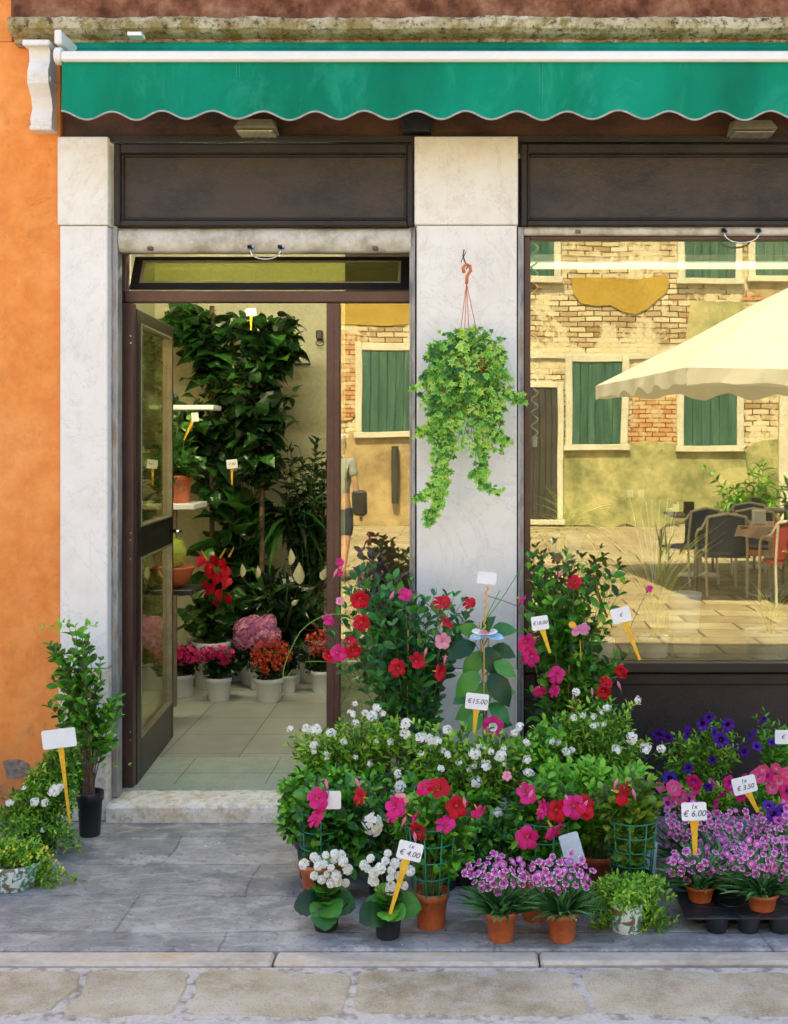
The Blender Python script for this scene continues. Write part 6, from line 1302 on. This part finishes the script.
# plant boxes beside the cafe
for i, (px, D, lab) in enumerate(((820, 12.0, 'leafy green tub plant at the right of the cafe tables'), (755, 17.5, 'leafy green tub plant behind the cafe tables'))):
    c = virt(px, 0, D); c[2] = -.022; root = thing('tub_plant', c, lab, CAT_P, 'tub plants by the cafe'); top = pot(root, c, .2, .35, M['terra']); lf, st = MB(), MB()
    for _ in range(60):
        p = top + RNG.normal(0, 1, 3) * (.25, .25, .28) + (0, 0, .45); C = bez(top, (top + p) / 2 + (0, 0, .15), p, 6); st.tube(C, .005, 4, cap=False); leaves_on(lf, LONG, C, .4, 6, .2, opp=True)
    st.build('stems', M['stem'], root); lf.build('foliage', M['leaf'], root)

# ------------------------------------------------------------ a passer-by seen in the narrow pane
def skin(name, joints, edges, mat, parent, sub=2, root_i=0):
    me = bpy.data.meshes.new(name); me.from_pydata([j[0] for j in joints], edges, []); o = bpy.data.objects.new(name, me); COL.objects.link(o)
    m = o.modifiers.new('s', 'SKIN'); m.use_smooth_shade = True; m2 = o.modifiers.new('d', 'SUBSURF'); m2.levels = sub; m2.render_levels = sub
    for i, j in enumerate(joints):
        sv = me.skin_vertices[0].data[i]; r_ = j[1]; sv.radius = (r_, r_) if np.isscalar(r_) else r_; sv.use_root = (i == root_i)
    bpy.context.view_layer.update(); nm = bpy.data.meshes.new_from_object(o.evaluated_get(bpy.context.evaluated_depsgraph_get())); bpy.data.objects.remove(o)
    nm.materials.clear(); nm.materials.append(mat); q = bpy.data.objects.new(name, nm); COL.objects.link(q); q.parent = parent; return q
pp = virt(337, 0, 14.0); pp[2] = -.022
P_ = thing('person', pp, 'pale haired person in dark blue shorts with a bag, reflected in the narrow pane', 'person')
SK = surf('skin', (.42, .24, .15), (.5, .3, .2), 8, .5, .02); SHRT = surf('pale_grey_shirt', (.20, .22, .20), (.36, .37, .33), 5, .8, .2); SHO = surf('navy_shorts', (.015, .025, .05), (.03, .045, .09), 6, .8, .2)
J = [((0, 0, .95), (.13, .10)), ((0, .01, 1.12), (.13, .095)), ((0, .01, 1.32), (.15, .10)), ((0, 0, 1.45), (.08, .07)), ((0, -.01, 1.52), .055), ((0, -.02, 1.60), (.075, .085)), ((0, -.02, 1.70), (.075, .088)),
     ((-.17, 0, 1.40), .055), ((-.24, .01, 1.14), .04), ((-.26, -.06, .90), .03), ((-.265, -.08, .83), (.03, .016)), ((.17, 0, 1.40), .055), ((.24, .01, 1.14), .04), ((.26, -.06, .90), .03), ((.265, -.08, .83), (.03, .016)),
     ((-.09, 0, .86), .09), ((-.10, -.02, .48), .058), ((-.10, .02, .10), .038), ((-.105, -.09, .035), (.038, .028)), ((-.11, -.17, .03), (.035, .02)), ((.09, 0, .86), .09), ((.11, .03, .48), .058), ((.11, .10, .10), .038), ((.115, .0, .035), (.038, .028)), ((.12, -.08, .03), (.035, .02))]
E = [(0, 1), (1, 2), (2, 3), (3, 4), (4, 5), (5, 6), (2, 7), (7, 8), (8, 9), (9, 10), (2, 11), (11, 12), (12, 13), (13, 14), (0, 15), (15, 16), (16, 17), (17, 18), (18, 19), (0, 20), (20, 21), (21, 22), (22, 23), (23, 24)]
for s_ in (-1, 1):       # fingers
    base = 10 if s_ < 0 else 14; bx_, by_, bz_ = J[base][0]
    for k, (dy, L_) in enumerate(((-.03, .07), (-.01, .08), (.01, .075), (.028, .06))):
        i0 = len(J); J.append(((bx_, by_ + dy, bz_ - .045), .009)); J.append(((bx_ - s_ * .01, by_ + dy * 1.1, bz_ - .045 - L_), .007)); E += [(base, i0), (i0, i0 + 1)]
    i0 = len(J); J.append(((bx_ - s_ * .015, by_ - .045, bz_ - .02), .010)); J.append(((bx_ - s_ * .02, by_ - .06, bz_ - .06), .008)); E += [(base, i0), (i0, i0 + 1)]
skin('body', J, E, SK, P_)
skin('shirt', [((0, 0, .90), (.155, .125)), ((0, .01, 1.12), (.15, .115)), ((0, .01, 1.32), (.165, .115)), ((0, 0, 1.44), (.10, .085)), ((-.17, 0, 1.40), .075), ((-.215, .01, 1.22), .06), ((.17, 0, 1.40), .075), ((.215, .01, 1.22), .06)], [(0, 1), (1, 2), (2, 3), (2, 4), (4, 5), (2, 6), (6, 7)], SHRT, P_)
skin('shorts', [((0, 0, .93), (.15, .12)), ((-.09, 0, .82), (.105, .11)), ((-.10, -.01, .50), .085), ((.09, 0, .82), (.105, .11)), ((.105, .02, .50), .085)], [(0, 1), (1, 2), (0, 3), (3, 4)], SHO, P_)
skin('hair', [((0, .02, 1.62), (.07, .07)), ((0, .01, 1.72), (.088, .09)), ((0, .0, 1.76), (.07, .075))], [(0, 1), (1, 2)], surf('pale_hair', (.5, .48, .42), (.65, .62, .56), 30, .8, .3), P_)
for sx in (-1, 1): skin('shoe', [((sx * .105, .06 if sx < 0 else .12, .03), (.04, .035)), ((sx * .11, -.10 if sx < 0 else -.02, .03), (.045, .03)), ((sx * .115, -.20 if sx < 0 else -.11, .028), (.038, .024))], [(0, 1), (1, 2)], M['black'], P_)
mb = MB(); mb.lathe([(0, -.012), (.012, -.006), (.012, .01), (0, .03)], (0, -.115, 1.615), 8); o = bpy.data.objects.new('nose', mb.mesh('nose', SK, smooth=True)); COL.objects.link(o); o.parent = P_
for sx in (-1, 1): mb = MB(); mb.lathe([(0, -.009), (.011, 0), (0, .009)], (sx * .03, -.098, 1.65), 8); o = bpy.data.objects.new('eye', mb.mesh('eye', M['white'])); COL.objects.link(o); o.parent = P_
P_.rotation_euler = (0, 0, R(25))
bg_ = thing('shoulder_bag', pp + (.22, .1, .75), 'dark shoulder bag at the hip of the reflected passer-by', 'bag'); mb = MB(); c = pp + (.25, .08, .78); mb.box(c[0] - .08, c[0] + .10, c[1] - .07, c[1] + .07, c[2], c[2] + .30, bev=.03); mb.build('bag_body', M['black'], bg_); mb = MB(); mb.tube([c + (.0, 0, .33), c + (-.12, .04, .55), c + (-.22, .0, .70)], .012, 6); mb.build('strap', M['black'], bg_)

# fallen petals, leaf bits and crumbs of soil on the slabs
lt = MB(); N = 90; P = np.stack([RNG.uniform(X(240, 4.2), X(800, 4.2), N), RNG.uniform(3.9, 4.9, N), np.full(N, .002)], 1); P[:30, 0] = RNG.uniform(-1.9, .2, 30)
A_ = RNG.uniform(0, 6.28, N); lt.inst(PET, P, np.stack([np.cos(A_), np.sin(A_), np.zeros(N)], 1), (0, 0, 1), RNG.uniform(.004, .011, N), m=RNG.integers(0, 4, N))
tag(lt.build('fallen_petals', [M['pink'], M['white'], M['leaf_grey'], M['soil']], origin=(0, 0, 0)), 'scattered petals, leaf bits and soil crumbs on the grey slabs', 'litter', kind='stuff')
